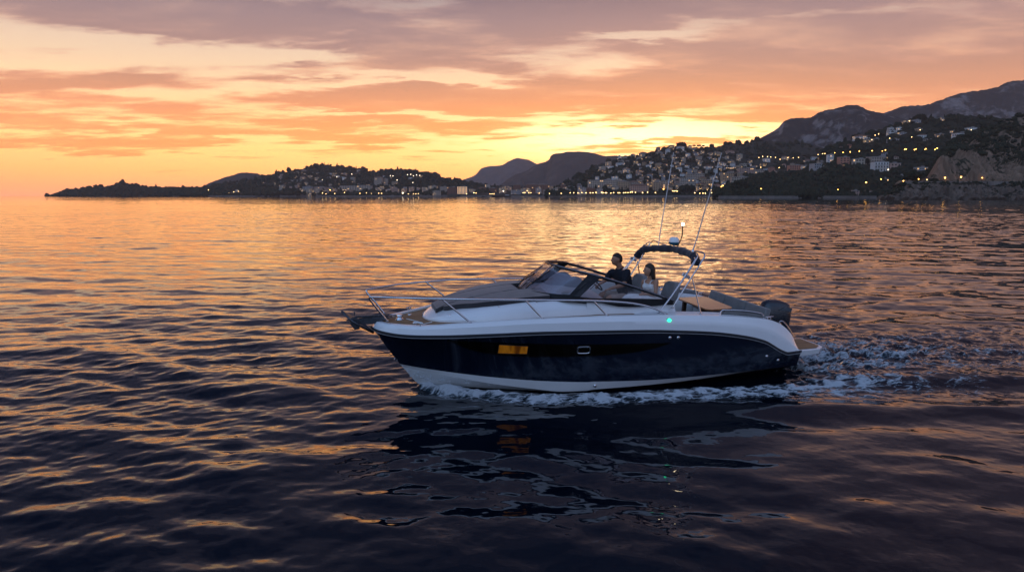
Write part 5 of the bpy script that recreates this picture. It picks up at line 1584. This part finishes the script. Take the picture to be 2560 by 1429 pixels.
ROWS = [
    ('warm', 'lamps along the left seafront', 'tiny warm lamp in the row along the left seafront', .8,
     px_of(4, 100, 380, [(1505, 405), (1685, 378), (1890, 410), (1940, 398), (1985, 395), (2050, 408), (2120, 402), (2130, 375), (2220, 395), (2280, 410), (2325, 410), (2380, 410)]) +
     px_of(4.74, 700, 380, [(45, 487), (235, 487), (505, 487), (545, 497), (650, 492), (765, 480), (948, 490), (1025, 485), (1083, 492), (1170, 488), (1205, 490), (1520, 495), (1550, 495), (1580, 496), (1610, 495), (1640, 494), (1810, 490), (2300, 480)])),
    ('white', 'lamps high on the left hill', 'tiny pale lamp among houses high on the left hill', .8,
     px_of(4.74, 700, 380, [(1310, 280), (1340, 285), (1388, 332), (1470, 282), (1512, 268), (1550, 265), (1582, 282), (1620, 272), (1657, 277), (1600, 320), (1575, 362), (675, 295), (850, 262), (505, 330), (1682, 425), (1738, 425)])),
    ('warm', 'lamps along the old town quay', 'warm lamp in the row along the old town quay', .85,
     px_of(5.12, 1150, 340, [(85, 740), (175, 727), (205, 730), (385, 740), (410, 740), (435, 740), (808, 727), (830, 727), (860, 700), (880, 727), (908, 727), (1015, 732), (1085, 662), (1145, 735), (1295, 735), (1410, 727), (1455, 727), (1510, 730), (1545, 690), (1560, 725)])),
    ('warm', 'lamps along the town promenade', 'warm lamp in the dense row along the town promenade', 1.0,
     px_of(5.12, 1150, 340, [(1612, 727), (1668, 727), (1700, 727), (1740, 722), (1810, 722), (1830, 725), (1860, 727), (1875, 727), (1930, 730), (1965, 725), (2025, 727), (2045, 727), (2095, 727), (2120, 725), (2150, 725), (2180, 720), (2205, 718), (2245, 722), (2335, 725), (2400, 720), (2490, 690), (2500, 725)]) +
     px_of(5.12, 1600, 320, [(385, 805), (420, 805), (440, 805), (460, 805), (475, 808), (485, 775), (775, 778), (810, 793), (835, 795), (860, 795), (885, 795), (910, 795), (700, 830), (765, 835), (805, 835), (835, 835), (915, 828), (970, 820)])),
    ('yellow', 'lamps beside the wooded knoll', 'yellow lamp beside the wooded knoll right of the promenade', 1.25,
     px_of(5.12, 1600, 320, [(1040, 750), (1060, 738), (1125, 752), (1155, 745), (1275, 757)])),
    ('yellow', 'lamps along the shore road', 'yellow lamp on the dark shore road below the villas', 1.1,
     px_of(5.12, 1600, 320, [(1548, 777), (1662, 790), (1790, 792), (1860, 805), (1905, 802), (2000, 793), (2058, 805), (2158, 793), (2335, 802)]) + px_of(4.267, 1960, 200, [(410, 1182), (573, 1170), (740, 1168)])),
    ('warm', 'lamps along the upper town road', 'small warm lamp on the upper road behind the town', .8,
     px_of(5.12, 1600, 320, [(1520, 378), (1568, 365), (1630, 367), (1672, 372), (1733, 377), (1790, 400), (1890, 380), (1958, 383), (2028, 377), (2278, 340), (2335, 330), (2365, 328), (1780, 508), (1545, 503)])),
    ('yellow', 'lamps along the villa hill road', 'yellow lamp of the string along the road across the villa hill', 1.1,
     px_of(4.267, 1960, 200, [(475, 790), (540, 778), (628, 773), (705, 767), (802, 760), (938, 755), (1045, 760), (1080, 747), (1165, 750), (1285, 742), (1300, 738), (1390, 745), (1405, 738), (1495, 742), (1510, 735), (1610, 742), (1632, 728), (1715, 728), (1728, 718)])),
    ('warm', 'lamps at the upper villas', 'warm light at a villa on the villa hill', .8,  # some of these lamps stand in for lit villa windows
     px_of(4.267, 1960, 200, [(1335, 437), (1450, 533), (1995, 533), (1007, 577), (970, 590), (1125, 622), (935, 638), (1360, 610), (1190, 905), (1212, 905), (1240, 903), (1105, 1068)])),
]
for kind, grp, lb, sz, L in ROWS:
    for px, py in L: lamp(px, py, kind, lb, grp, sz)
for px, py, kind, sz, lb in [
    (1258.5, 477.5, 'white', 1.3, 'bright pale lamp on the old town quay above the moored barge'), (1481, 475, 'yellow', 1.5, 'bright yellow lamp in front of the broad cream hotel'),
    (1658.6, 472.5, 'yellow', 1.5, 'bright yellow lamp left of the far aerial on the promenade'), (1007, 482.3, 'white', 1.6, 'bright white lamp on the left seafront below the ochre house'),
    (2165, 456, 'yellow', 1.7, 'bright orange lamp low on the dark slope under the white balconied block'), (2202, 448, 'yellow', 1.4, 'orange lamp at the ochre house low on the slope'),
    (2220, 424, 'white', 1.2, 'pale lamp at the foot of the pinkish block with roof lamps'), (1973, 275 + 147, 'warm', 1.0, 'warm lamp at the brick red block'),
    (2258, 452.4, 'yellow', 1.2, 'leftmost yellow lamp above the shore rocks'), (2296, 447.7, 'yellow', 1.3, 'yellow lamp on the cliff road left of the rock face'), (2317, 449, 'warm', .9, 'small pale lamp at the left foot of the rock face'),
    (2362, 444.5, 'yellow', 1.7, 'bright orange lamp under the middle of the rock face'), (2402, 442.5, 'yellow', 1.7, 'bright orange lamp under the right part of the rock face'), (2455, 444.5, 'yellow', 1.3, 'yellow lamp on the cliff road right of the rock face'),
    (825.5, 475, 'yellow', 1.3, 'reddish lamp left of the very long palace')]:
    lamp(px, py, kind, lb, None, sz)

# -- trees one can tell apart
def tree(px, py, wpx, hpx, label, kind='round', layers=None, group=None):
    p = ground(px, py, layers)
    if p is None: return
    s = p.y / F; W, H = wpx * s, hpx * s
    r = tag(empty('pine_tree' if kind == 'umbrella' else 'evergreen_tree', p), label, 'tree', group)
    g = random.Random(int(px * 7))
    m = MB()
    th = H * (.72 if kind == 'umbrella' else .35)
    tw = max(.25, W * .035)
    m.tube([(0, 0, -1.5), (W * .02, 0, th * .5), (0, 0, th)], [tw * 1.5, tw, tw * .7], 7)
    for a in range(5):
        an = a * 1.26 + g.random(); m.tube([(0, 0, th * .8), (math.cos(an) * W * .3, math.sin(an) * W * .3, H * .85)], [tw * .5, tw * .2], 5)
    m.build('trunk', mat('bark', (.05, .035, .025), .9), r)
    V, Fc = [], []; n = 260; gg = np.random.default_rng(int(px))
    for i in range(n):
        while True:
            q = gg.uniform(-1, 1, 3)
            if q @ q < 1: break
        if kind == 'umbrella': c = np.array([q[0] * W / 2, q[1] * W / 2, H * .80 + q[2] * H * .16 - (q[0]**2 + q[1]**2) * H * .05])
        else: c = np.array([q[0] * W / 2, q[1] * W / 2, H * .56 + q[2] * H * .44])
        sz = W * gg.uniform(.035, .085)
        V.append(ICO_V[:12] * 0 + 0) if False else V.append(ICO_V * (1 + gg.normal(0, .3, (len(ICO_V), 1))) * sz + c); Fc.append(ICO_F + i * len(ICO_V))
    me = bpy.data.meshes.new('crown'); me.from_pydata(np.concatenate(V).tolist(), [], np.concatenate(Fc).tolist()); me.materials.append(FOL)
    o = bpy.data.objects.new('crown', me); COL.objects.link(o); o.parent = r


tree(2300, 303, 26, 17, 'big dark tree crown on the ridge above the highest villa')
tree(1718, 483, 40, 20, 'broad round tree on the promenade in front of the balconied cream block')
tree(1735, 371, 9, 9, 'umbrella pine on the town hill ridge, leftmost of the three', 'umbrella')
tree(1747, 371, 11, 9, 'umbrella pine on the town hill ridge, middle of the three', 'umbrella')
tree(1758, 371, 8, 8, 'umbrella pine on the town hill ridge, rightmost of the three', 'umbrella')
tree(1703, 366, 24, 9, 'flat clump of pines on the summit of the town hill')
tree(1500, 484, 26, 12, 'dark tree below the broad cream hotel')
tree(1388, 484, 18, 13, 'dark tree right of the long russet block')
tree(1850, 480, 44, 26, 'dark tree covering the wooded knoll by the sea')
tree(2056, 402, 15, 16, 'dark tree left of the white tower block')
tree(2110, 482, 30, 18, 'dark round tree on the shore below the salmon block')
tree(2168, 412, 10, 17, 'dark tree before the cream block on the villa hill')
tree(2280, 452, 40, 22, 'dark bushy tree left of the rock face')
tree(2335, 455, 18, 9, 'small bush at the left foot of the rock face')
tree(1834, 357.5, 4, 5, 'lone tree on the saddle behind the town hill', 'umbrella')

# -- masts on the left hill, vessels off the town
for px, hp, lb in ((811.5, 7, 'thin radio mast on the summit of the left hill'), (821, 4.5, 'stubby mast right of the thin one on the summit')):
    p = ground(px, 414)
    if p is not None:
        h = hp * p.y / F + 3
        m = MB(); m.tube([(0, 0, -2), (0, 0, h)], [1.0, .5], 6); m.box((0, 0, h * .55), (2.2, 2.2, .6)); o = m.build('radio_mast', POLE, None); o.location = p; tag(o, lb, 'mast')


def vessel(px, py, wpx, hpx, label):
    d = ray(px, py); t = -CAM_H / d.z; p = CAM + d * t
    Y = min(p.y, 1700); p = Vector((d.x / d.y * Y, Y, 0)); L = wpx * Y / F; H = hpx * Y / F
    r = tag(empty('moored_barge', p), label, 'boat')
    dk = mat('barge_hull', (.02, .017, .016), .6)
    m = MB(); rows = []
    for a in np.linspace(0, 1, 9):
        w = L * .11 * (1 - abs(2 * a - 1)**3) + .05; x = L * (a - .5)
        rows.append([Vector((x, -w * .7, -1)), Vector((x, -w, H * .38)), Vector((x, w, H * .38)), Vector((x, w * .7, -1))])
    m.grid(rows, close_u=True); m.build('hull', dk, r, smooth=False)
    m = MB(); m.box((L * .28, 0, H * .55), (L * .2, L * .12, H * .4)); m.build('wheelhouse', plain('grey'), r, smooth=False)
    m = MB(); m.tube([(L * .2, 0, H * .3), (L * .2, 0, H * 1.15)], [.25, .12], 6); m.build('mast', POLE, r)


vessel(1254, 490.6, 48, 8, 'long dark barge lying off the old town quay')
vessel(1209, 490.6, 9, 5, 'small dark boat left of the long barge')
# ------------------------------------------------------------------ the two people in the cockpit
SKIN = None


def skin_mat(name, col):
    m = mat(name, col, .5, noise=.06, nscale=8)
    p = m.node_tree.nodes['Principled BSDF']
    p.inputs['Subsurface Weight'].default_value = .12; p.inputs['Subsurface Radius'].default_value = (.02, .008, .004); p.inputs['Subsurface Scale'].default_value = .5
    return m


def limb(m, pts, rad, n=14):
    path = smooth_path(pts, 6); L = len(path) - 1
    rs = []
    for i in range(len(path)):
        t = i / L * (len(rad) - 1); a = int(min(t, len(rad) - 2)); rs.append(rad[a] + (rad[a + 1] - rad[a]) * (t - a))
    m.tube(path, rs, n)
    m.ball(path[0], rs[0] * .99, 12, 8); m.ball(path[-1], rs[-1] * .99, 12, 8)


def torso(m, secs, fw, sd):
    """secs: (centre, half depth, half width)"""
    cs = smooth_path([s[0] for s in secs], 5); k = len(cs) - 1
    rows = []
    for i, c in enumerate(cs):
        t = i / k * (len(secs) - 1); a = int(min(t, len(secs) - 2)); f = t - a
        d = secs[a][1] + (secs[a + 1][1] - secs[a][1]) * f; w = secs[a][2] + (secs[a + 1][2] - secs[a][2]) * f
        row = []
        for b in np.linspace(0, 2 * math.pi, 21)[:-1]:
            cb, sb = math.cos(b), math.sin(b)
            row.append(c + fw * d * math.copysign(abs(cb)**.8, cb) + sd * w * math.copysign(abs(sb)**.8, sb))
        rows.append(row)
    m.grid(rows, close_u=True); n = len(m.v)
    m.f.append(tuple(n - 20 + i for i in range(20))); m.m.append(0)
    m.f.append(tuple(n - len(cs) * 20 + i for i in reversed(range(20)))); m.m.append(0)


def head(m, c, fw, up, s=1.0, male=True):
    sd = up.cross(fw).normalized()
    vs, fs = [], []; nu, nv = 40, 30
    G = lambda a, b, r: math.exp(-(a * a + b * b) / (r * r))
    for i in range(nv + 1):
        th = math.pi * i / nv
        for j in range(nu):
            ph = 2 * math.pi * j / nu
            f, q, u = math.sin(th) * math.cos(ph), math.sin(th) * math.sin(ph), math.cos(th)
            rf, rq, ru = .098, .076, .118
            x, y, z = f * rf, q * rq, u * ru
            if u < -.1:                               # jaw narrows and comes forward
                k = min(1, (-u - .1) / .8); y *= 1 - .22 * k; x += .018 * k * max(0, f) - (.012 * k if f < 0 else 0)
            if f < 0 and u > -.4: x -= .008 * -f
            if f > 0:
                x += .026 * G(q / .55, (u + .12) / 1.0, .20) * (1.0 if u < .05 else .5)   # nose
                x += .010 * G(q, u + .16, .13)
                x += .006 * G(q * .5, u - .22, .16)                                      # brow
                for sg in (-1, 1): x -= .010 * G(q - .36 * sg, u - .07, .15)               # eye sockets
                x += .007 * G(q * .6, u + .46, .09) + .007 * G(q * .6, u + .60, .08) - .004 * G(q * .5, u + .53, .05)   # lips
                x += .014 * G(q * .8, u + .82, .16)                                      # chin
            vs.append(c + (fw * x + sd * y + up * z) * s)
    for i in range(nv):
        for j in range(nu):
            a, b = i * nu + j, i * nu + (j + 1) % nu; fs.append((a, a + nu, b + nu, b))
    m.add(vs, fs)
    for sg in (-1, 1):
        m.ball(c + (fw * -.004 + sd * .074 * sg + up * -.008) * s, (.017 * s, .010 * s, .030 * s), 10, 8)


def hand(m, wrist, fdir, palm_n, side_, curl=.8, s=1.0, thumb=1):
    """palm with four bent fingers and a thumb"""
    fdir, side_ = fdir.normalized(), side_.normalized()
    n = palm_n.normalized()
    rows = []
    for a in np.linspace(0, 1, 7):
        w = (.028 + .014 * math.sin(a * math.pi * .62)) * s; t = (.017 - .003 * a) * s; c = wrist + fdir * .092 * s * a
        rows.append([c + side_ * w * math.cos(b) + n * t * math.sin(b) for b in np.linspace(0, 2 * math.pi, 13)[:-1]])
    m.grid(rows, close_u=True); e = len(m.v)
    m.f.append(tuple(range(e - 12, e))); m.m.append(0); m.f.append(tuple(reversed(range(e - 84, e - 72)))); m.m.append(0)
    for i, (off, ln) in enumerate(((-.030, .066), (-.010, .076), (.010, .072), (.029, .058))):
        p = wrist + fdir * .086 * s + side_ * off * s; d = fdir.copy(); pts = [p]
        for q, part in enumerate((.45, .32, .25)):
            d = Matrix.Rotation(curl * (.7 + .12 * i), 3, side_) @ d if q or True else d
            p = p + d * ln * part * s; pts.append(p)
        m.tube(pts, [.0092 * s, .0088 * s, .0082 * s, .0066 * s], 8); m.ball(pts[-1], .0066 * s, 8, 6)
    b = wrist + fdir * .030 * s + side_ * -.030 * s * thumb
    p1 = b + (fdir * .7 - side_ * thumb * .6 - n * .25).normalized() * .042 * s; p2 = p1 + (fdir * .95 - n * .45).normalized() * .032 * s
    m.tube([b, p1, p2], [.013 * s, .011 * s, .008 * s], 8); m.ball(p2, .008 * s, 8, 6)


def remesh(o, size):
    md = o.modifiers.new('Fuse', 'REMESH'); md.mode = 'VOXEL'; md.voxel_size = size; md.use_smooth_shade = True
    sm = o.modifiers.new('Smooth', 'SMOOTH'); sm.iterations = 3; sm.factor = .4
    return o


def person_root(origin, label):
    r = empty('person', BOAT_O + BROT @ origin); r.rotation_euler = BROT.to_euler()
    return tag(r, label, 'person')


def shifted(m, o):
    m.v = [(a - o.x, b - o.y, c - o.z) for a, b, c in m.v]; return m


def build_people():
    Vv = Vector
    # ---------------- the man at the wheel
    vm = -.47
    hip = B(1566, 738, vm); hip.z += .0
    org = Vv((hip.x, vm, hip.z))
    hc = B(1542, 648, vm); neck = B(1549, 671, vm)
    fw = Vv((.95, .30, 0)).normalized(); sd = Vv((-.30, .95, 0)).normalized()
    hf = Vv((1, -.04, -.05)).normalized(); up = Vv((.04, 0, 1)).normalized(); hf = (hf - up * hf.dot(up)).normalized()
    chest = B(1556, 690, vm); belly = B(1560, 716, vm)
    nS, fS = B(1568, 681, vm + .17), B(1530, 681, vm - .16)
    nE, nW = B(1559, 711, vm + .24), B(1524, 722, vm + .10)
    fE, fW = B(1514, 699, vm - .24), B(1500, 709, vm - .14)
    root = person_root(org, 'man in a dark polo shirt and pale shorts steering at the wheel')
    sk = skin_mat('tanned_skin', (.36, .175, .105))
    m = MB()
    head(m, hc, hf, up, 1.04)
    limb(m, [neck + Vv((0, 0, -.05)), neck + Vv((.0, 0, .02)), hc + Vv((-.01, 0, -.05))], [.066, .058, .060])
    torso(m, [(hip, .12, .165), (belly, .115, .155), (chest, .12, .185), (neck + Vv((-.01, 0, -.045)), .075, .12), (neck, .05, .06)], fw, sd)
    limb(m, [chest.lerp(nS, .7), nS, nS.lerp(nE, .55), nE, nE.lerp(nW, .35), nW], [.06, .058, .050, .042, .041, .028])
    limb(m, [chest.lerp(fS, .7), fS, fS.lerp(fE, .55), fE, fE.lerp(fW, .35), fW], [.06, .058, .050, .042, .041, .028])
    fd = (nW - nE).normalized(); hand(m, nW, fd, Vv((0, .2, 1)), Vv((-.1, 1, 0)) - fd * Vv((-.1, 1, 0)).dot(fd), .75, 1.0, 1)
    fd2 = Vv((.8, .2, -.35)).normalized(); hand(m, fW, fd2, Vv((.3, 0, 1)), Vv((0, 1, .2)) - fd2 * Vv((0, 1, .2)).dot(fd2), .85, 1.0, -1)
    kn, kf = Vv((hip.x + .46, vm + .20, hip.z - .02)), Vv((hip.x + .47, vm - .12, hip.z))
    for kk, of in ((kn, .10), (kf, -.09)):
        h0 = hip + Vv((.03, of, -.02))
        limb(m, [h0, h0.lerp(kk, .5), kk, kk + Vv((.06, 0, -.22)), kk + Vv((.10, 0, -.42))], [.088, .078, .062, .058, .040])
        limb(m, [kk + Vv((.07, 0, -.45)), kk + Vv((.16, 0, -.47)), kk + Vv((.26, .01, -.48))], [.042, .040, .028])
    b = shifted(m, org).build('body', sk, root); remesh(b, .0075)
    # polo shirt
    m = MB()
    torso(m, [(hip + Vv((0, 0, -.03)), .137, .185), (belly, .134, .176), (chest, .138, .203), (neck + Vv((-.012, 0, -.05)), .088, .135), (neck + Vv((0, 0, -.012)), .062, .072)], fw, sd)
    limb(m, [chest.lerp(nS, .65), nS, nS.lerp(nE, .62)], [.078, .074, .066]); limb(m, [chest.lerp(fS, .65), fS, fS.lerp(fE, .62)], [.078, .074, .066])
    m.tube([neck + fw * .068 * math.cos(a) + sd * .074 * math.sin(a) + Vv((0, 0, .012)) - Vv((0, 0, .03)) * math.cos(a) for a in np.linspace(0, 2 * math.pi, 20)[:-1]], .014, 8, closed=True)
    o = shifted(m, org).build('polo_shirt', mat('navy_cotton', (.0065, .008, .016), .9, noise=.2, nscale=20), root); remesh(o, .009)
    m = MB()
    torso(m, [(hip + Vv((.0, 0, -.12)), .15, .19), (hip + Vv((0, 0, -.02)), .14, .18), (hip + Vv((0, 0, .06)), .135, .172)], fw, sd)
    for kk, of in ((kn, .10), (kf, -.09)):
        h0 = hip + Vv((.02, of, -.03)); limb(m, [h0, h0.lerp(kk, .45), h0.lerp(kk, .82)], [.105, .100, .092])
    o = shifted(m, org).build('shorts', mat('beige_cotton', (.34, .25, .205), .9, noise=.15, nscale=18), root); remesh(o, .010)
    m = MB()   # short cropped hair
    hm_ = MB(); head(hm_, hc, hf, up, 1.10)
    vs = []
    for q in hm_.v[:31 * 40]:
        d = Vv(q) - hc; f, u = d.dot(hf), d.dot(up)
        keep = u > .035 + (.048 * max(0, f) / .1) or (f < -.022 and u > -.055)
        vs.append(Vv(q) if keep else hc + d * .82)
    m.v = [tuple(q) for q in vs]; m.f = hm_.f[:30 * 40]; m.m = hm_.m[:30 * 40]
    o = shifted(m, org).build('hair', mat('dark_brown_hair', (.014, .009, .007), .7), root); remesh(o, .006)
    sdv = up.cross(hf)
    for sg in (-1, 1):
        m = MB(); m.ball(hc + hf * .088 + sdv * .030 * sg + up * .010, .009, 10, 8); shifted(m, org).build('eye', mat('eye_dark', (.03, .02, .018), .2), root)
    # ---------------- the woman beside him
    vw = .40
    hip = B(1634, 748, vw); org = Vv((hip.x, vw, hip.z))
    hc = B(1623, 675, vw); neck = B(1627, 697, vw)
    fw = Vv((.93, .36, 0)).normalized(); sd = Vv((-.36, .93, 0)).normalized()
    hf = Vv((1, -.10, -.05)).normalized(); up = Vv((-.02, 0, 1)).normalized(); hf = (hf - up * hf.dot(up)).normalized()
    chest = B(1628, 713, vw); belly = B(1631, 733, vw)
    nS, fS = B(1641, 704, vw + .14), B(1610, 704, vw - .13)
    nE, nW = B(1638, 734, vw + .19), B(1610, 735, vw + .03)
    fE, fW = B(1608, 733, vw - .17), B(1605, 739, vw - .04)
    root = person_root(org, 'woman with long dark hair in a white strap dress seated beside the steering man')
    sk2 = skin_mat('fair_tanned_skin', (.42, .215, .135))
    m = MB()
    head(m, hc, hf, up, .98)
    limb(m, [neck + Vv((0, 0, -.05)), neck, hc + Vv((-.008, 0, -.05))], [.052, .046, .050])
    torso(m, [(hip, .11, .165), (belly, .088, .128), (chest, .112, .148), (neck + Vv((-.008, 0, -.045)), .058, .095), (neck, .04, .048)], fw, sd)
    for sg in (-1, 1): m.ball(chest + fw * .075 + sd * .062 * sg + Vv((0, 0, -.015)), .060, 12, 8)
    limb(m, [chest.lerp(nS, .7), nS, nS.lerp(nE, .5), nE, nE.lerp(nW, .4), nW], [.045, .046, .038, .033, .031, .021])
    limb(m, [chest.lerp(fS, .7), fS, fS.lerp(fE, .5), fE, fE.lerp(fW, .4), fW], [.045, .046, .038, .033, .031, .021])
    fd = (nW - nE).normalized(); hand(m, nW, fd, Vv((0, .3, 1)), Vv((.2, 1, -.2)) - fd * Vv((.2, 1, -.2)).dot(fd), .5, .88, 1)
    fd2 = Vv((.6, .6, -.1)).normalized(); hand(m, fW, fd2, Vv((0, 0, 1)), Vv((-.6, .6, 0)) - fd2 * Vv((-.6, .6, 0)).dot(fd2), .5, .88, -1)
    kn, kf = Vv((hip.x + .47, vw + .13, hip.z + .01)), Vv((hip.x + .48, vw - .08, hip.z + .01))
    for kk, of in ((kn, .085), (kf, -.085)):
        h0 = hip + Vv((.02, of, -.02))
        limb(m, [h0, h0.lerp(kk, .5), kk, kk + Vv((.03, 0, -.2)), kk + Vv((.05, 0, -.40))], [.085, .075, .055, .050, .034])
        limb(m, [kk + Vv((.03, 0, -.43)), kk + Vv((.12, 0, -.45)), kk + Vv((.20, .0, -.46))], [.034, .032, .022])
    b = shifted(m, org).build('body', sk2, root); remesh(b, .0070)
    m = MB()
    torso(m, [(hip + Vv((0, 0, -.06)), .135, .185), (hip + Vv((0, 0, .05)), .118, .160), (belly, .101, .141), (chest + Vv((0, 0, -.04)), .128, .158), (chest + Vv((.012, 0, .035)), .110, .128)], fw, sd)
    for sg in (-1, 1):
        m.ball(chest + fw * .080 + sd * .062 * sg + Vv((0, 0, -.02)), .066, 12, 8)
        m.tube(smooth_path([chest + fw * .118 + sd * .066 * sg + Vv((0, 0, .03)), chest.lerp(neck, .72) + fw * .082 + sd * .078 * sg, neck + sd * .082 * sg + Vv((0, 0, -.012)), chest.lerp(neck, .6) - fw * .075 + sd * .07 * sg], 5), .011, 8)
    for kk, of in ((kn, .085), (kf, -.085)):
        h0 = hip + Vv((.0, of, -.02)); limb(m, [h0, h0.lerp(kk, .5), kk + Vv((.02, 0, 0)), kk + Vv((.06, 0, -.20))], [.112, .105, .085, .085])
    limb(m, [hip + Vv((.12, 0, -.02)), hip + Vv((.40, 0, -.02))], [.11, .09])
    o = shifted(m, org).build('dress', mat('white_linen', (.66, .63, .61), .9, noise=.08, nscale=20, bump=.3, bscale=22), root); remesh(o, .0085)
    m = MB(); hm_ = MB(); head(hm_, hc, hf, up, 1.10)
    vs = []
    for q in hm_.v[:31 * 40]:
        d = Vv(q) - hc; f, u = d.dot(hf), d.dot(up)
        keep = u > .040 + (.040 * max(0, f) / .1) or (f < .012)
        vs.append(Vv(q) if keep else hc + d * .80)
    m.v = [tuple(q) for q in vs]; m.f = hm_.f[:30 * 40]; m.m = hm_.m[:30 * 40]
    sdv = up.cross(hf)
    for i, (a, l) in enumerate(((-.05, .30), (-.025, .34), (0, .36), (.025, .34), (.05, .31), (.062, .22), (-.062, .22))):
        s0 = hc - hf * (.075 - abs(a) * .6) + sdv * a
        limb(m, [s0 + up * .03, s0 - hf * .02 - up * .10, s0 - hf * .035 - up * l * .65, s0 - hf * .03 - up * l], [.034, .036, .030, .010], 10)
    o = shifted(m, org).build('hair', mat('long_brown_hair', (.022, .011, .007), .55), root); remesh(o, .0065)
    for sg in (-1, 1):
        m = MB(); m.ball(hc + hf * .083 + sdv * .028 * sg + up * .010, .008, 10, 8); shifted(m, org).build('eye', mat('eye_dark', (.03, .02, .018), .2), root)


build_people()
# ------------------------------------------------------------------ camera and render settings
cam = bpy.data.cameras.new('camera'); co_ = bpy.data.objects.new('camera', cam); COL.objects.link(co_)
co_.location = CAM; co_.rotation_euler = (math.pi / 2 - PITCH, 0, 0)
cam.sensor_width = 36; cam.lens = 36 * F / 2560; cam.clip_start = .1; cam.clip_end = 120000
scene.camera = co_
build_world()
build_sea()
build_spray()
scene.view_settings.view_transform = 'Standard'; scene.view_settings.look = 'None'
scene.view_settings.exposure = .20; scene.view_settings.gamma = 1
c_ = scene.cycles
c_.use_denoising = True; c_.max_bounces = 8; c_.transparent_max_bounces = 16; c_.glossy_bounces = 4; c_.diffuse_bounces = 3; c_.volume_bounces = 0
c_.sample_clamp_indirect = 6.0; c_.caustics_reflective = False; c_.caustics_refractive = False
c_.use_adaptive_sampling = True; c_.adaptive_threshold = .01
